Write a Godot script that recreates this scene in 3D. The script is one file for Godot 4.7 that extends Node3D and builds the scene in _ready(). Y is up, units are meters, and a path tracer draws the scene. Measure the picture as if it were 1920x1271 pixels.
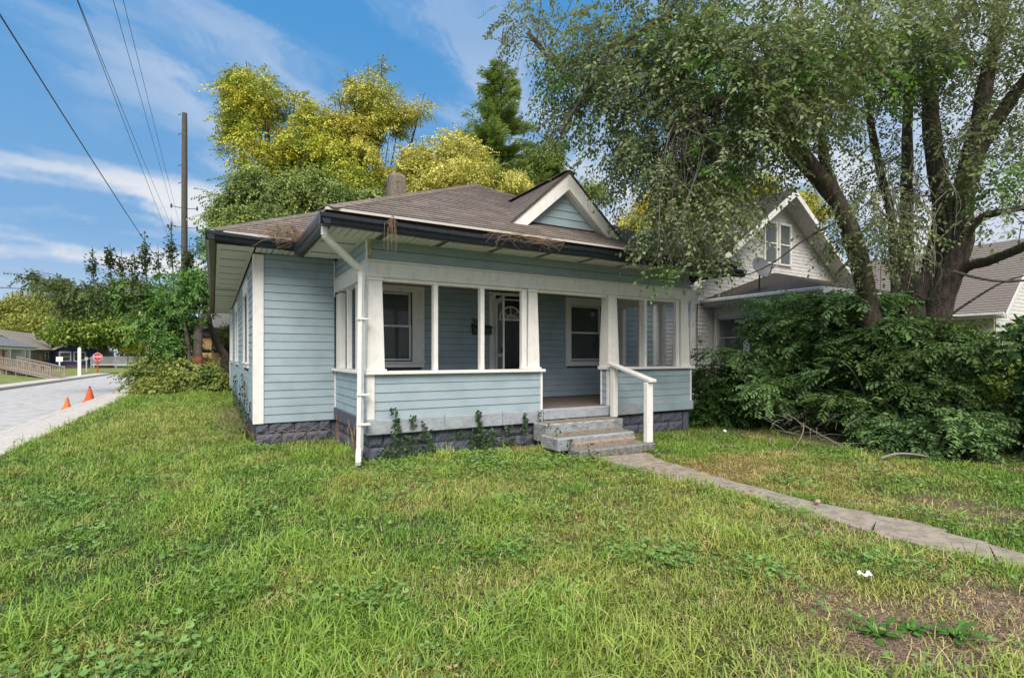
extends Node3D
# A light blue bungalow on a corner lot: open porch, lawn, a big shade tree and hedge on the right, a side street on the left.
# World: x runs along the house front, y is up, z points back at the viewer. V(x, y, d) takes d as metres away from the viewer's line.

var rng := RandomNumberGenerator.new()
var mats := {}
var taken := {}
var patch := FastNoiseLite.new()
var clump_noise := FastNoiseLite.new()
const UP := Vector3(0, 1, 0)

func V(x: float, y: float, d: float) -> Vector3:
	return Vector3(x, y, -d)

func L(r: float, g: float, b: float) -> Color:      # a real-world (linear) colour as Godot wants it
	return Color(r, g, b).linear_to_srgb()

# ------------------------------------------------------------------ nodes
func numbered(parent: Node, called: String) -> String:
	var key := str(parent.get_instance_id()) + called
	var n: int = taken.get(key, 0)
	taken[key] = n + 1
	return called if n == 0 else "%s_%03d" % [called, n]

func glob(n: Node) -> Transform3D:
	var t := Transform3D()
	var k := n
	while k != self and k is Node3D:
		t = (k as Node3D).transform * t
		k = k.get_parent()
	return t

func thing(called: String, label: String, category: String, at := Vector3.ZERO, group := "") -> Node3D:
	var o := Node3D.new()
	o.name = numbered(self, called)
	add_child(o, true)
	o.position = at
	o.set_meta("label", label)
	o.set_meta("category", category)
	if group != "":
		o.set_meta("group", group)
	return o

func part(called: String, parent: Node3D) -> Node3D:
	var o := Node3D.new()
	o.name = numbered(parent, called)
	parent.add_child(o, true)
	return o

func hang(called: String, mesh: Mesh, m: Material, parent: Node, xf := Transform3D(), stuff := false) -> MeshInstance3D:
	var o := MeshInstance3D.new()
	o.mesh = mesh
	o.material_override = m
	o.name = numbered(parent, called)
	parent.add_child(o, true)
	o.transform = glob(parent).affine_inverse() * xf
	if stuff:
		o.set_meta("kind", "stuff")
	return o

func obj(called: String, st: SurfaceTool, m: Material, parent: Node, stuff := false) -> MeshInstance3D:
	return hang(called, st.commit(), m, parent, Transform3D(), stuff)

func tag(o: Node3D, label: String, category: String, group := "") -> Node3D:
	o.set_meta("label", label)
	o.set_meta("category", category)
	if group != "":
		o.set_meta("group", group)
	return o

func structure(o: Node3D, label: String) -> Node3D:
	o.set_meta("kind", "structure")
	o.set_meta("label", label)
	return o

# ------------------------------------------------------------------ shapes
func mb() -> SurfaceTool:
	var st := SurfaceTool.new()
	st.begin(Mesh.PRIMITIVE_TRIANGLES)
	return st

func tri(st: SurfaceTool, a: Vector3, b: Vector3, c: Vector3) -> void:      # counterclockwise seen from outside
	var n := (b - a).cross(c - a)
	if n.length_squared() < 1e-14:
		return
	n = n.normalized()
	for p in [a, c, b]:
		st.set_normal(n)
		st.add_vertex(p)

func quad(st: SurfaceTool, a: Vector3, b: Vector3, c: Vector3, d: Vector3) -> void:
	tri(st, a, b, c)
	tri(st, a, c, d)

func oquad(st: SurfaceTool, a: Vector3, b: Vector3, c: Vector3, d: Vector3, out: Vector3) -> void:
	if (b - a).cross(c - a).dot(out) + (c - a).cross(d - a).dot(out) >= 0.0:
		quad(st, a, b, c, d)
	else:
		quad(st, d, c, b, a)

func otri(st: SurfaceTool, a: Vector3, b: Vector3, c: Vector3, out: Vector3) -> void:
	if (b - a).cross(c - a).dot(out) >= 0.0:
		tri(st, a, b, c)
	else:
		tri(st, a, c, b)

# a box with chamfered edges; xf places its centre
func obox(st: SurfaceTool, xf: Transform3D, size: Vector3, bev := 0.0) -> void:
	var h := size * 0.5
	bev = minf(bev, minf(h.x, minf(h.y, h.z)) * 0.8)
	var b := bev
	for ax in 3:
		var j := (ax + 1) % 3
		var k := (ax + 2) % 3
		for s in [-1.0, 1.0]:
			var p := []
			for q in [[-1, -1], [1, -1], [1, 1], [-1, 1]]:
				var v := Vector3()
				v[ax] = s * h[ax]
				v[j] = q[0] * (h[j] - b)
				v[k] = q[1] * (h[k] - b)
				p.append(xf * v)
			var out := Vector3()
			out[ax] = s
			oquad(st, p[0], p[1], p[2], p[3], xf.basis * out)
	if b <= 0.0:
		return
	for ax in 3:      # edges along axis ax
		var j := (ax + 1) % 3
		var k := (ax + 2) % 3
		for sj in [-1.0, 1.0]:
			for sk in [-1.0, 1.0]:
				var e := []
				for q in [[-1, 0], [1, 0], [1, 1], [-1, 1]]:
					var v := Vector3()
					v[ax] = q[0] * (h[ax] - b)
					v[j] = sj * (h[j] - (b if q[1] == 1 else 0.0))
					v[k] = sk * (h[k] - (0.0 if q[1] == 1 else b))
					e.append(xf * v)
				var out := Vector3()
				out[j] = sj
				out[k] = sk
				oquad(st, e[0], e[1], e[2], e[3], xf.basis * out)
	for sx in [-1.0, 1.0]:
		for sy in [-1.0, 1.0]:
			for sz in [-1.0, 1.0]:
				var s := Vector3(sx, sy, sz)
				otri(st, xf * (s * Vector3(h.x, h.y - b, h.z - b)), xf * (s * Vector3(h.x - b, h.y, h.z - b)), xf * (s * Vector3(h.x - b, h.y - b, h.z)), xf.basis * s)

func box(st: SurfaceTool, lo: Vector3, hi: Vector3, bev := 0.0) -> void:
	obox(st, Transform3D(Basis(), (lo + hi) * 0.5), (hi - lo).abs(), bev)

# box between corners given as x, y, d ranges
func bx(x0: float, x1: float, y0: float, y1: float, d0: float, d1: float, bev := 0.004) -> SurfaceTool:
	var st := mb()
	box(st, Vector3(minf(x0, x1), minf(y0, y1), -maxf(d0, d1)), Vector3(maxf(x0, x1), maxf(y0, y1), -minf(d0, d1)), bev)
	return st

# convex polygon pushed along ext
func prism(st: SurfaceTool, pts: Array, ext: Vector3) -> void:
	var c := Vector3()
	for p in pts:
		c += p
	c = c / pts.size() + ext * 0.5
	var n := pts.size()
	for i in n:
		var a: Vector3 = pts[i]
		var b: Vector3 = pts[(i + 1) % n]
		oquad(st, a, b, b + ext, a + ext, (a + b + ext) * 0.5 - c)
	for i in range(1, n - 1):
		otri(st, pts[0], pts[i], pts[i + 1], -ext)
		otri(st, pts[0] + ext, pts[i] + ext, pts[i + 1] + ext, ext)

func bar(st: SurfaceTool, a: Vector3, b: Vector3, w: float, h: float, bev := 0.003) -> void:      # a straight squared bar
	var dir := (b - a).normalized()
	var side := dir.cross(UP)
	if side.length() < 0.01:
		side = Vector3.RIGHT
	side = side.normalized()
	obox(st, Transform3D(Basis(side, side.cross(dir) * -1.0, dir * -1.0).orthonormalized(), (a + b) * 0.5), Vector3(w, h, a.distance_to(b)), bev)

func smooth_path(pts: Array, rad: Array, steps: int) -> Array:
	var out := []
	var n := pts.size()
	for i in n - 1:
		var p0: Vector3 = pts[maxi(i - 1, 0)]
		var p1: Vector3 = pts[i]
		var p2: Vector3 = pts[i + 1]
		var p3: Vector3 = pts[mini(i + 2, n - 1)]
		for k in steps:
			var t := float(k) / steps
			out.append([p1.cubic_interpolate(p2, p0, p3, t), lerpf(rad[i], rad[i + 1], t)])
	out.append([pts[n - 1], rad[n - 1]])
	return out

# a tapered, bent tube; lump makes its section uneven
func tube(st: SurfaceTool, pts: Array, rad: Array, sides := 8, steps := 3, lump := 0.0, caps := true) -> void:
	var path := smooth_path(pts, rad, steps)
	var side := Vector3.RIGHT
	var rings := []
	for i in path.size():
		var p: Vector3 = path[i][0]
		var dir: Vector3 = (path[mini(i + 1, path.size() - 1)][0] - path[maxi(i - 1, 0)][0]).normalized()
		if absf(side.dot(dir)) > 0.95:
			side = Vector3.FORWARD if absf(dir.z) < 0.8 else Vector3.UP
		side = (side - dir * side.dot(dir)).normalized()
		var up := dir.cross(side)
		var ring := []
		for k in sides:
			var a := TAU * k / sides
			var o := side * cos(a) + up * sin(a)
			var r: float = path[i][1] * (1.0 + lump * clump_noise.get_noise_3d(p.x * 9.0 + o.x * 2.0, p.y * 3.0, p.z * 9.0 + o.z * 2.0 + o.y))
			ring.append([p + o * r, o])
		rings.append(ring)
	for i in rings.size() - 1:
		for k in sides:
			var q := (k + 1) % sides
			for v in [rings[i][k], rings[i + 1][q], rings[i][q], rings[i][k], rings[i + 1][k], rings[i + 1][q]]:
				st.set_normal(v[1])
				st.add_vertex(v[0])
	if caps:
		for e in [0, rings.size() - 1]:
			for k in range(1, sides - 1):
				otri(st, rings[e][0][0], rings[e][k][0], rings[e][k + 1][0], path[e][0] - path[1 if e == 0 else e - 1][0])

# profile (x = out, y = up) swept along points that share one outward direction
func sweep(st: SurfaceTool, prof: Array, pts: Array, out: Vector3) -> void:
	for i in pts.size() - 1:
		for k in prof.size() - 1:
			var a: Vector2 = prof[k]
			var b: Vector2 = prof[k + 1]
			var nrm := out * (b - a).y * 1.0 - UP * (b - a).x
			oquad(st, pts[i] + out * a.x + UP * a.y, pts[i + 1] + out * a.x + UP * a.y, pts[i + 1] + out * b.x + UP * b.y, pts[i] + out * b.x + UP * b.y, nrm)

# a wall of some thickness with square holes; at(u, y, out) gives its points
func wall_holes(called: String, parent: Node, o: Vector3, u: Vector3, nrm: Vector3, u0: float, u1: float, y0: float, y1: float, thick: float, holes: Array, m: Material) -> void:
	var st := mb()
	var hs := holes.duplicate()
	hs.sort_custom(func(a, b): return a[0] < b[0])
	var cuts := [[u0, u0, 0, 0]] + hs + [[u1, u1, 0, 0]]
	for i in cuts.size() - 1:
		_slab(st, o, u, nrm, cuts[i][1], cuts[i + 1][0], y0, y1, thick)
		if i > 0:
			_slab(st, o, u, nrm, cuts[i][0], cuts[i][1], y0, cuts[i][2], thick)
			_slab(st, o, u, nrm, cuts[i][0], cuts[i][1], cuts[i][3], y1, thick)
	obj(called, st, m, parent)

func _slab(st: SurfaceTool, o: Vector3, u: Vector3, nrm: Vector3, a: float, b: float, y0: float, y1: float, thick: float) -> void:
	if b - a < 0.005 or y1 - y0 < 0.005:
		return
	prism(st, [o + u * a + UP * y0, o + u * b + UP * y0, o + u * b + UP * y1, o + u * a + UP * y1], nrm * -thick)

# lapped boards, each a mesh of its own; holes are [u0, u1, y0, y1]
func siding(parent: Node, o: Vector3, u: Vector3, nrm: Vector3, u0: float, u1: float, y0: float, y1: float, expo: float, holes: Array, m: Material, called := "siding_board", longest := 3.9) -> void:
	var y := y0
	while y < y1 - 0.01:
		var yt := minf(y + expo, y1)
		var free := [[u0, u1]]
		for h in holes:
			if h[2] < yt - 0.01 and h[3] > y + 0.01:
				var left := []
				for f in free:
					if h[0] > f[0]:
						left.append([f[0], minf(f[1], h[0])])
					if h[1] < f[1]:
						left.append([maxf(f[0], h[1]), f[1]])
				free = left
		for f in free:
			var a: float = f[0]
			while f[1] - a > 0.03:
				var b: float = f[1]
				if b - a > longest:
					b = a + longest * rng.randf_range(0.55, 0.95)
				var st := mb()
				var lift := 0.017 + rng.randf_range(-0.0015, 0.0025)
				var dy := rng.randf_range(-0.0015, 0.0015)
				var e := 0.0012
				prism(st, [o + u * (a + e) + UP * (y + dy) + nrm * 0.006, o + u * (a + e) + UP * (y + dy) + nrm * lift, o + u * (a + e) + UP * (yt - 0.006) + nrm * 0.007, o + u * (a + e) + UP * (yt - 0.006) + nrm * 0.001], u * (b - a - 2 * e))
				obj(called, st, m, parent)
				a = b
		y += expo

# boards cut to a convex outline in (u, y)
func siding_poly(parent: Node, o: Vector3, u: Vector3, nrm: Vector3, outline: PackedVector2Array, y0: float, y1: float, expo: float, m: Material, called := "siding_board") -> void:
	var y := y0
	while y < y1:
		var rect := PackedVector2Array([Vector2(-99, y), Vector2(99, y), Vector2(99, y + expo), Vector2(-99, y + expo)])
		for poly in Geometry2D.intersect_polygons(outline, rect):
			var pts := []
			for p in poly:
				pts.append(o + u * p.x + UP * p.y + nrm * lerpf(0.018, 0.005, (p.y - y) / expo))
			var st := mb()
			prism(st, pts, nrm * -0.016)
			obj(called, st, m, parent)
		y += expo

# ------------------------------------------------------------------ materials
func noise_tex(cols: Array, freq: float, oct: int, seed_: int, px := 256) -> NoiseTexture2D:
	var n := FastNoiseLite.new()
	n.seed = seed_
	n.noise_type = FastNoiseLite.TYPE_SIMPLEX_SMOOTH
	n.frequency = freq
	n.fractal_octaves = oct
	n.fractal_gain = 0.6
	var g := Gradient.new()
	var offs := PackedFloat32Array()
	var cs := PackedColorArray()
	for c in cols:
		offs.append(c[0])
		cs.append(c[1])
	g.offsets = offs
	g.colors = cs
	var t := NoiseTexture2D.new()
	t.width = px
	t.height = px
	t.seamless = true
	t.noise = n
	t.color_ramp = g
	return t

# a worn surface: base colour c (linear), varied by amount, over a tile of so many metres
func surf(key: String, c: Vector3, amount: float, tile := Vector3(1, 1, 1), rough := 0.7, bump := 0.0, freq := 0.02, stain := Vector3(-1, 0, 0)) -> StandardMaterial3D:
	if mats.has(key):
		return mats[key]
	var m := StandardMaterial3D.new()
	m.resource_name = key
	var s := 0.0 if stain.x < 0 else 1.0
	var dark := c * (1.0 - amount)
	var first := stain if s > 0 else dark
	var lite := c * (1.0 + amount)
	var ramp := [[0.0, L(first.x, first.y, first.z)], [0.34, L(dark.x, dark.y, dark.z)], [0.52, L(c.x, c.y, c.z)], [1.0, L(lite.x, lite.y, lite.z)]]
	m.albedo_texture = noise_tex(ramp, freq, 5, hash(key) % 9999, 256)
	m.uv1_triplanar = true
	m.uv1_world_triplanar = true
	m.uv1_scale = Vector3(1.0 / tile.x, 1.0 / tile.y, 1.0 / tile.z)
	m.roughness = rough
	if bump > 0.0:
		m.heightmap_enabled = true
		m.heightmap_texture = noise_tex([[0.0, Color.BLACK], [1.0, Color.WHITE]], freq * 3.0, 4, hash(key) % 777, 256)
		m.heightmap_scale = bump
	mats[key] = m
	return m

func plain(key: String, c: Vector3, rough := 0.6, metal := 0.0) -> StandardMaterial3D:
	if mats.has(key):
		return mats[key]
	var m := StandardMaterial3D.new()
	m.resource_name = key
	m.albedo_color = L(c.x, c.y, c.z)
	m.roughness = rough
	m.metallic = metal
	mats[key] = m
	return m

func leafy(key: String, through := 0.5, rough := 0.55) -> StandardMaterial3D:
	if mats.has(key):
		return mats[key]
	var m := StandardMaterial3D.new()
	m.resource_name = key
	m.metallic_specular = 0.3
	m.vertex_color_use_as_albedo = true
	m.roughness = rough
	m.backlight_enabled = true
	m.backlight = Color(through, through, through * 0.8)
	m.cull_mode = BaseMaterial3D.CULL_DISABLED
	mats[key] = m
	return m

func glass() -> StandardMaterial3D:
	if mats.has("glass"):
		return mats["glass"]
	var m := StandardMaterial3D.new()
	m.resource_name = "glass"
	m.albedo_color = Color(0.55, 0.6, 0.6, 0.12)
	m.metallic_specular = 0.25
	m.roughness = 0.03
	m.transparency = BaseMaterial3D.TRANSPARENCY_ALPHA
	mats["glass"] = m
	return m

# ------------------------------------------------------------------ leaves
func leaf(st: SurfaceTool, p: Vector3, dir: Vector3, nrm: Vector3, ln: float, w: float, c: Color, curl := 0.12) -> void:
	var side := dir.cross(nrm).normalized()
	var mid := p + dir * ln * 0.45 + nrm * ln * curl
	var tip := p + dir * ln - nrm * ln * curl * 0.5
	var l := mid + side * w * 0.5 - nrm * w * 0.18
	var r := mid - side * w * 0.5 - nrm * w * 0.18
	for t in [[p, l, tip], [p, tip, r]]:
		var n: Vector3 = (t[2] - t[0]).cross(t[1] - t[0]).normalized()
		for v in t:
			st.set_color(c)
			st.set_normal(n)
			st.add_vertex(v)

func rnd_dir() -> Vector3:
	var z := rng.randf_range(-1, 1)
	var a := rng.randf_range(0, TAU)
	var r := sqrt(1.0 - z * z)
	return Vector3(r * cos(a), z, r * sin(a))

# a twig that hangs or reaches out along +x, with leaves left and right
func sprig(n: int, ln: float, leaf_ln: float, leaf_w: float, droop: float, vary := 0.3, messy := 0.35) -> ArrayMesh:
	var st := mb()
	for i in n:
		var t := (i + 0.6) / n
		var p := Vector3(ln * t, -droop * ln * t * t, 0)
		var along := Vector3(1, -2.0 * droop * t, 0).normalized()
		var s := 1.0 if i % 2 == 0 else -1.0
		var dir := (along * 0.6 + Vector3(0, -0.25, s * 0.9) + rnd_dir() * messy).normalized()
		var nrm := (Vector3(0, 1, 0) + rnd_dir() * 0.6).normalized()
		nrm = (nrm - dir * nrm.dot(dir)).normalized()
		var k := 1.0 + rng.randf_range(-vary, vary)
		var c := Color(k * rng.randf_range(0.92, 1.1), k, k * rng.randf_range(0.85, 1.1))
		leaf(st, p, dir, nrm, leaf_ln * rng.randf_range(0.7, 1.15), leaf_w * rng.randf_range(0.8, 1.15), c)
	return st.commit()

# a loose ball of leaves, mostly facing up
func leaf_ball(n: int, r: float, leaf_ln: float, leaf_w: float, vary := 0.3) -> ArrayMesh:
	var st := mb()
	for i in n:
		var p := rnd_dir() * r * pow(rng.randf(), 0.4)
		p.y *= 0.75
		var dir := (p.normalized() * 0.7 + rnd_dir() + Vector3(0, -0.3, 0)).normalized()
		var nrm := (Vector3(0, 1, 0) + rnd_dir() * 0.9).normalized()
		nrm = (nrm - dir * nrm.dot(dir)).normalized()
		var k := 1.0 + rng.randf_range(-vary, vary)
		leaf(st, p, dir, nrm, leaf_ln * rng.randf_range(0.7, 1.2), leaf_w * rng.randf_range(0.7, 1.2), Color(k * rng.randf_range(0.92, 1.1), k, k * rng.randf_range(0.85, 1.1)))
	return st.commit()

func push(buf: PackedFloat32Array, p: Vector3, b: Basis, c: Color) -> void:
	buf.append_array(PackedFloat32Array([b.x.x, b.y.x, b.z.x, p.x, b.x.y, b.y.y, b.z.y, p.y, b.x.z, b.y.z, b.z.z, p.z, c.r, c.g, c.b, 1.0]))

func scatter(called: String, parent: Node, mesh: Mesh, m: Material, buf: PackedFloat32Array) -> MultiMeshInstance3D:
	var mm := MultiMesh.new()
	mm.transform_format = MultiMesh.TRANSFORM_3D
	mm.use_colors = true
	mm.mesh = mesh
	mm.instance_count = buf.size() / 16
	mm.buffer = buf
	var o := MultiMeshInstance3D.new()
	o.multimesh = mm
	o.material_override = m
	o.name = numbered(parent, called)
	parent.add_child(o, true)
	o.transform = glob(parent).affine_inverse()
	o.set_meta("kind", "stuff")
	return o

# fills ellipsoids [x, y, d, rx, ry, rd] with leaf meshes; returns nothing, adds one crown per mesh
func crown(called: String, parent: Node, blobs: Array, count: int, meshes: Array, m: Material, c0: Vector3, c1: Vector3, size := 1.0, gap := -0.25, shell := 0.5, outward := true, nf := 0.45) -> void:
	var total := 0.0
	var cum := []
	for b in blobs:
		total += pow(b[3] * b[4] * b[5], 0.75) * (b[6] if b.size() > 6 else 1.0)
		cum.append(total)
	var bufs := []
	for k in meshes:
		bufs.append(PackedFloat32Array())
	var made := 0
	var tries := 0
	while made < count and tries < count * 6:
		tries += 1
		var pick := rng.randf() * total
		var i := 0
		while cum[i] < pick:
			i += 1
		var b: Array = blobs[i]
		var u := rnd_dir() * pow(rng.randf(), shell)
		var p := V(b[0], b[1], b[2]) + Vector3(u.x * b[3], u.y * b[4], u.z * b[5])
		var nz := clump_noise.get_noise_3d(p.x / nf, p.y / nf, p.z / nf)
		if nz < gap + 0.35 * (u.length() - 0.6):
			continue
		var yaw := atan2(-u.z, u.x) + rng.randf_range(-0.9, 0.9) if outward else rng.randf_range(0, TAU)
		var bs := Basis(UP, yaw) * Basis(Vector3(0, 0, 1), rng.randf_range(-0.7, 0.45)) * Basis(Vector3(1, 0, 0), rng.randf_range(-0.6, 0.6))
		var s := size * rng.randf_range(0.75, 1.25)
		var tone := clampf(0.5 + 0.8 * clump_noise.get_noise_3d(p.x * 1.3 + 40.0, p.y * 1.3, p.z * 1.3) + rng.randf_range(-0.3, 0.3), 0.0, 1.0)
		var c := c0.lerp(c1, tone)
		push(bufs[made % meshes.size()], p, bs.scaled(Vector3(s, s, s)), Color(c.x, c.y, c.z))
		made += 1
	for k in meshes.size():
		if bufs[k].size():
			scatter(called, parent, meshes[k], m, bufs[k])

func limb(called: String, parent: Node, pts: Array, r0: float, r1: float, m: Material, sides := 9, lump := 0.25, steps := 4) -> void:
	var rad := []
	for i in pts.size():
		rad.append(lerpf(r0, r1, pow(float(i) / (pts.size() - 1), 0.8)))
	var st := mb()
	tube(st, pts, rad, sides, steps, lump)
	obj(called, st, m, parent)

# thin crooked twigs from the limbs into the crown, joined
func twigs(parent: Node, starts: Array, blobs: Array, count: int, m: Material, r := 0.012, sag := 0.25) -> void:
	var st := mb()
	for i in count:
		var b: Array = blobs[rng.randi() % blobs.size()]
		var u := rnd_dir() * pow(rng.randf(), 0.4)
		var e := V(b[0], b[1], b[2]) + Vector3(u.x * b[3], u.y * b[4], u.z * b[5])
		var s: Vector3 = starts[0]
		for q in starts:
			if q.distance_to(e) + rng.randf() * 1.0 < s.distance_to(e):
				s = q
		var far := s.distance_to(e)
		var mid := s.lerp(e, 0.5) + UP * far * sag * rng.randf_range(0.2, 1.0) + rnd_dir() * far * 0.12
		var q2 := s.lerp(e, 0.78) + UP * far * sag * 0.5 + rnd_dir() * far * 0.1
		tube(st, [s, mid, q2, e], [r * (0.6 + 0.4 * far), r * 0.8, r * 0.5, r * 0.25], 4, 3, 0.0, false)
	obj("twigs", st, m, parent, true)

# ------------------------------------------------------------------ the scene
const EXPO := 3.65
var bark: StandardMaterial3D
var shingle_store := []

func _ready() -> void:
	rng.seed = 20417
	patch.seed = 5
	patch.frequency = 0.35
	patch.fractal_octaves = 3
	clump_noise.seed = 11
	clump_noise.frequency = 0.5
	clump_noise.fractal_octaves = 2
	camera_and_light()
	bark = surf("bark", Vector3(0.1, 0.078, 0.06), 0.5, Vector3(0.5, 1.6, 0.5), 0.9, 3.0, 0.03)
	ground()
	bungalow()
	white_house()
	right_house()
	brick_house()
	across_street()
	street_things()
	near_tree()
	hedge()
	left_tree()
	back_trees()
	ivy_and_vines()
	small_things()
	grass()

func camera_and_light() -> void:
	var cam := Camera3D.new()
	cam.name = "camera"
	add_child(cam)
	cam.position = Vector3(0, 1.5, 0)
	cam.rotation_degrees = Vector3(0, -30, 0)
	cam.projection = Camera3D.PROJECTION_FRUSTUM
	cam.near = 0.1
	cam.far = 600.0
	cam.size = 2.0 * 0.1 * 635.5 / 972.0
	cam.frustum_offset = Vector2(0, 0.1 * 32.5 / 972.0)
	cam.current = true
	var e := Environment.new()
	e.background_mode = Environment.BG_SKY
	e.tonemap_mode = Environment.TONE_MAPPER_LINEAR
	e.tonemap_exposure = EXPO
	e.sdfgi_enabled = true
	e.ssao_enabled = true
	e.ssil_enabled = true
	var sky := Sky.new()
	var sm := PanoramaSkyMaterial.new()
	sm.panorama = sky_picture()
	sky.sky_material = sm
	e.sky = sky
	var we := WorldEnvironment.new()
	we.name = "world_environment"
	we.environment = e
	add_child(we)
	var sun := DirectionalLight3D.new()
	sun.name = "sun"
	add_child(sun)
	sun.look_at_from_position(Vector3(-3.4, 8.0, 6.4), Vector3.ZERO)
	sun.light_color = Color(1.0, 0.965, 0.915)
	sun.light_energy = 0.5
	sun.light_angular_distance = 45.0
	sun.shadow_enabled = true

func sky_picture() -> ImageTexture:
	var w := 2048
	var h := 1024
	var im := Image.create(w, h, false, Image.FORMAT_RGBF)
	var n1 := FastNoiseLite.new()
	n1.seed = 8
	n1.frequency = 0.9
	n1.fractal_octaves = 5
	n1.domain_warp_enabled = true
	n1.domain_warp_amplitude = 0.5
	n1.domain_warp_frequency = 0.8
	var n2 := FastNoiseLite.new()
	n2.seed = 21
	n2.frequency = 0.5
	n2.fractal_octaves = 3
	for j in h:
		var el := (0.5 - (j + 0.5) / h) * PI
		var y := sin(el)
		if y < -0.02:
			im.fill_rect(Rect2i(0, j, w, 1), Color(0.16 / EXPO, 0.17 / EXPO, 0.14 / EXPO))
			continue
		var r := cos(el)
		var t := clampf(y, 0.0, 1.0)
		var blue := Vector3(0.36, 0.56, 0.80).lerp(Vector3(0.085, 0.32, 0.68), clampf(pow(t * 1.9, 0.7), 0.0, 1.0))
		for i in w:
			var a := (i + 0.5) / w * TAU      # 0 looks along -z
			var x := sin(a) * r
			var z := -cos(a) * r
			var k := 1.0 / (y + 0.22)
			var px := (x * 0.94 - z * 0.34) * k
			var pz := (x * 0.34 + z * 0.94) * k
			var f := n1.get_noise_2d(px * 0.9 + 3.0, pz * 2.0)
			var g := n2.get_noise_2d(px * 0.5, pz * 0.9 + 7.0)
			var wisps := smoothstep(-0.1, 0.42, f + 0.3 * g + 0.18 * smoothstep(0.42, 0.2, t) * smoothstep(0.03, 0.16, t)) * clampf(1.5 - 2.4 * t, 0.25, 0.9)
			wisps *= smoothstep(-0.4, 0.15, g)
			var low := smoothstep(0.2, 0.02, t) * 0.45
			# a broad white veil on the far right of the view and round the back
			var off := absf(wrapf(a - deg_to_rad(150.0), -PI, PI))
			var veil := smoothstep(1.95, 1.3, off + 0.5 * g) * (0.75 + 0.4 * f)
			var c := clampf(maxf(wisps, veil) + low * (1.0 - veil), 0.0, 0.95)
			var white := Vector3(0.86, 0.87, 0.9)
			var v := blue.lerp(white, c) / EXPO
			im.set_pixel(i, j, Color(v.x, v.y, v.z))
	return ImageTexture.create_from_image(im)

# ------------------------------------------------------------------ ground
func in_box(x: float, d: float, x0: float, x1: float, d0: float, d1: float, e := 0.0) -> bool:
	return x > x0 - e and x < x1 + e and d > d0 - e and d < d1 + e

func path_edges(d: float) -> Vector2:      # left and right edge of the front walk
	var wob := 0.04 * sin(d * 2.1) + 0.03 * sin(d * 5.3)
	return Vector2(4.9 + wob, 5.42 + 0.05 * sin(d * 3.1 + 1.0) + clampf((d - 4.4) * 0.28, 0.0, 0.55))

func bare(x: float, d: float) -> float:      # 0 grass .. 1 bare soil
	var n := patch.get_noise_2d(x * 3.1 + 9.0, d * 3.1)
	var v := 0.0
	for b in [[3.45, 1.25, 1.0, 0.42, 1.0], [3.2, 1.75, 0.4, 0.3, 0.8], [2.5, 1.5, 0.35, 0.25, 0.55], [3.95, 1.1, 0.55, 0.5, 1.0], [6.4, 2.2, 0.7, 0.45, 0.8], [5.75, 2.6, 0.35, 0.5, 0.5], [4.6, 2.5, 0.3, 0.7, 0.6], [4.4, 1.6, 0.3, 0.5, 0.55], [4.25, 7.05, 0.6, 0.28, 1.0], [9.6, 6.0, 1.1, 2.4, 0.8], [9.8, 3.0, 0.8, 2.0, 0.8], [1.7, 9.2, 0.9, 0.3, 0.5], [7.6, 7.1, 1.0, 0.2, 0.7]]:
		var q := Vector2((x - b[0]) / b[2], (d - b[1]) / b[3]).length()
		v = maxf(v, b[4] * smoothstep(1.25, 0.5, q + 0.55 * n))
	return v

func dry(x: float, d: float) -> float:      # straw coloured grass
	var n := patch.get_noise_2d(x * 1.7, d * 1.7 + 31.0)
	var v := smoothstep(0.0, 0.6, n) * 0.5
	for b in [[6.3, 4.6, 1.4, 0.8, 1.0], [7.2, 3.6, 1.4, 0.9, 0.75], [5.9, 3.2, 0.5, 1.0, 0.7], [3.2, 3.6, 1.6, 1.0, 0.45], [2.6, 5.4, 1.4, 0.8, 0.5], [3.0, 2.1, 1.6, 1.2, 0.5], [4.2, 3.0, 0.7, 1.6, 0.5], [-1.0, 14.0, 1.6, 5.0, 0.45], [3.7, 1.5, 1.0, 0.9, 0.6]]:
		var q := Vector2((x - b[0]) / b[2], (d - b[1]) / b[3]).length()
		v = maxf(v, b[4] * smoothstep(1.2, 0.35, q + 0.7 * n))
	return clampf(v, 0.0, 1.0)

func lawn_y(x: float, d: float) -> float:
	var y := 0.035 * patch.get_noise_2d(x * 1.1, d * 1.1) + 0.015 * patch.get_noise_2d(x * 5.0, d * 5.0)
	y *= smoothstep(-2.85, -2.2, x)
	var p := path_edges(d)
	if d < 6.0:
		var inside := minf(x - p.x, p.y - x)
		y -= smoothstep(-0.08, 0.04, inside) * (0.05 + y)
	return y

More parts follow.
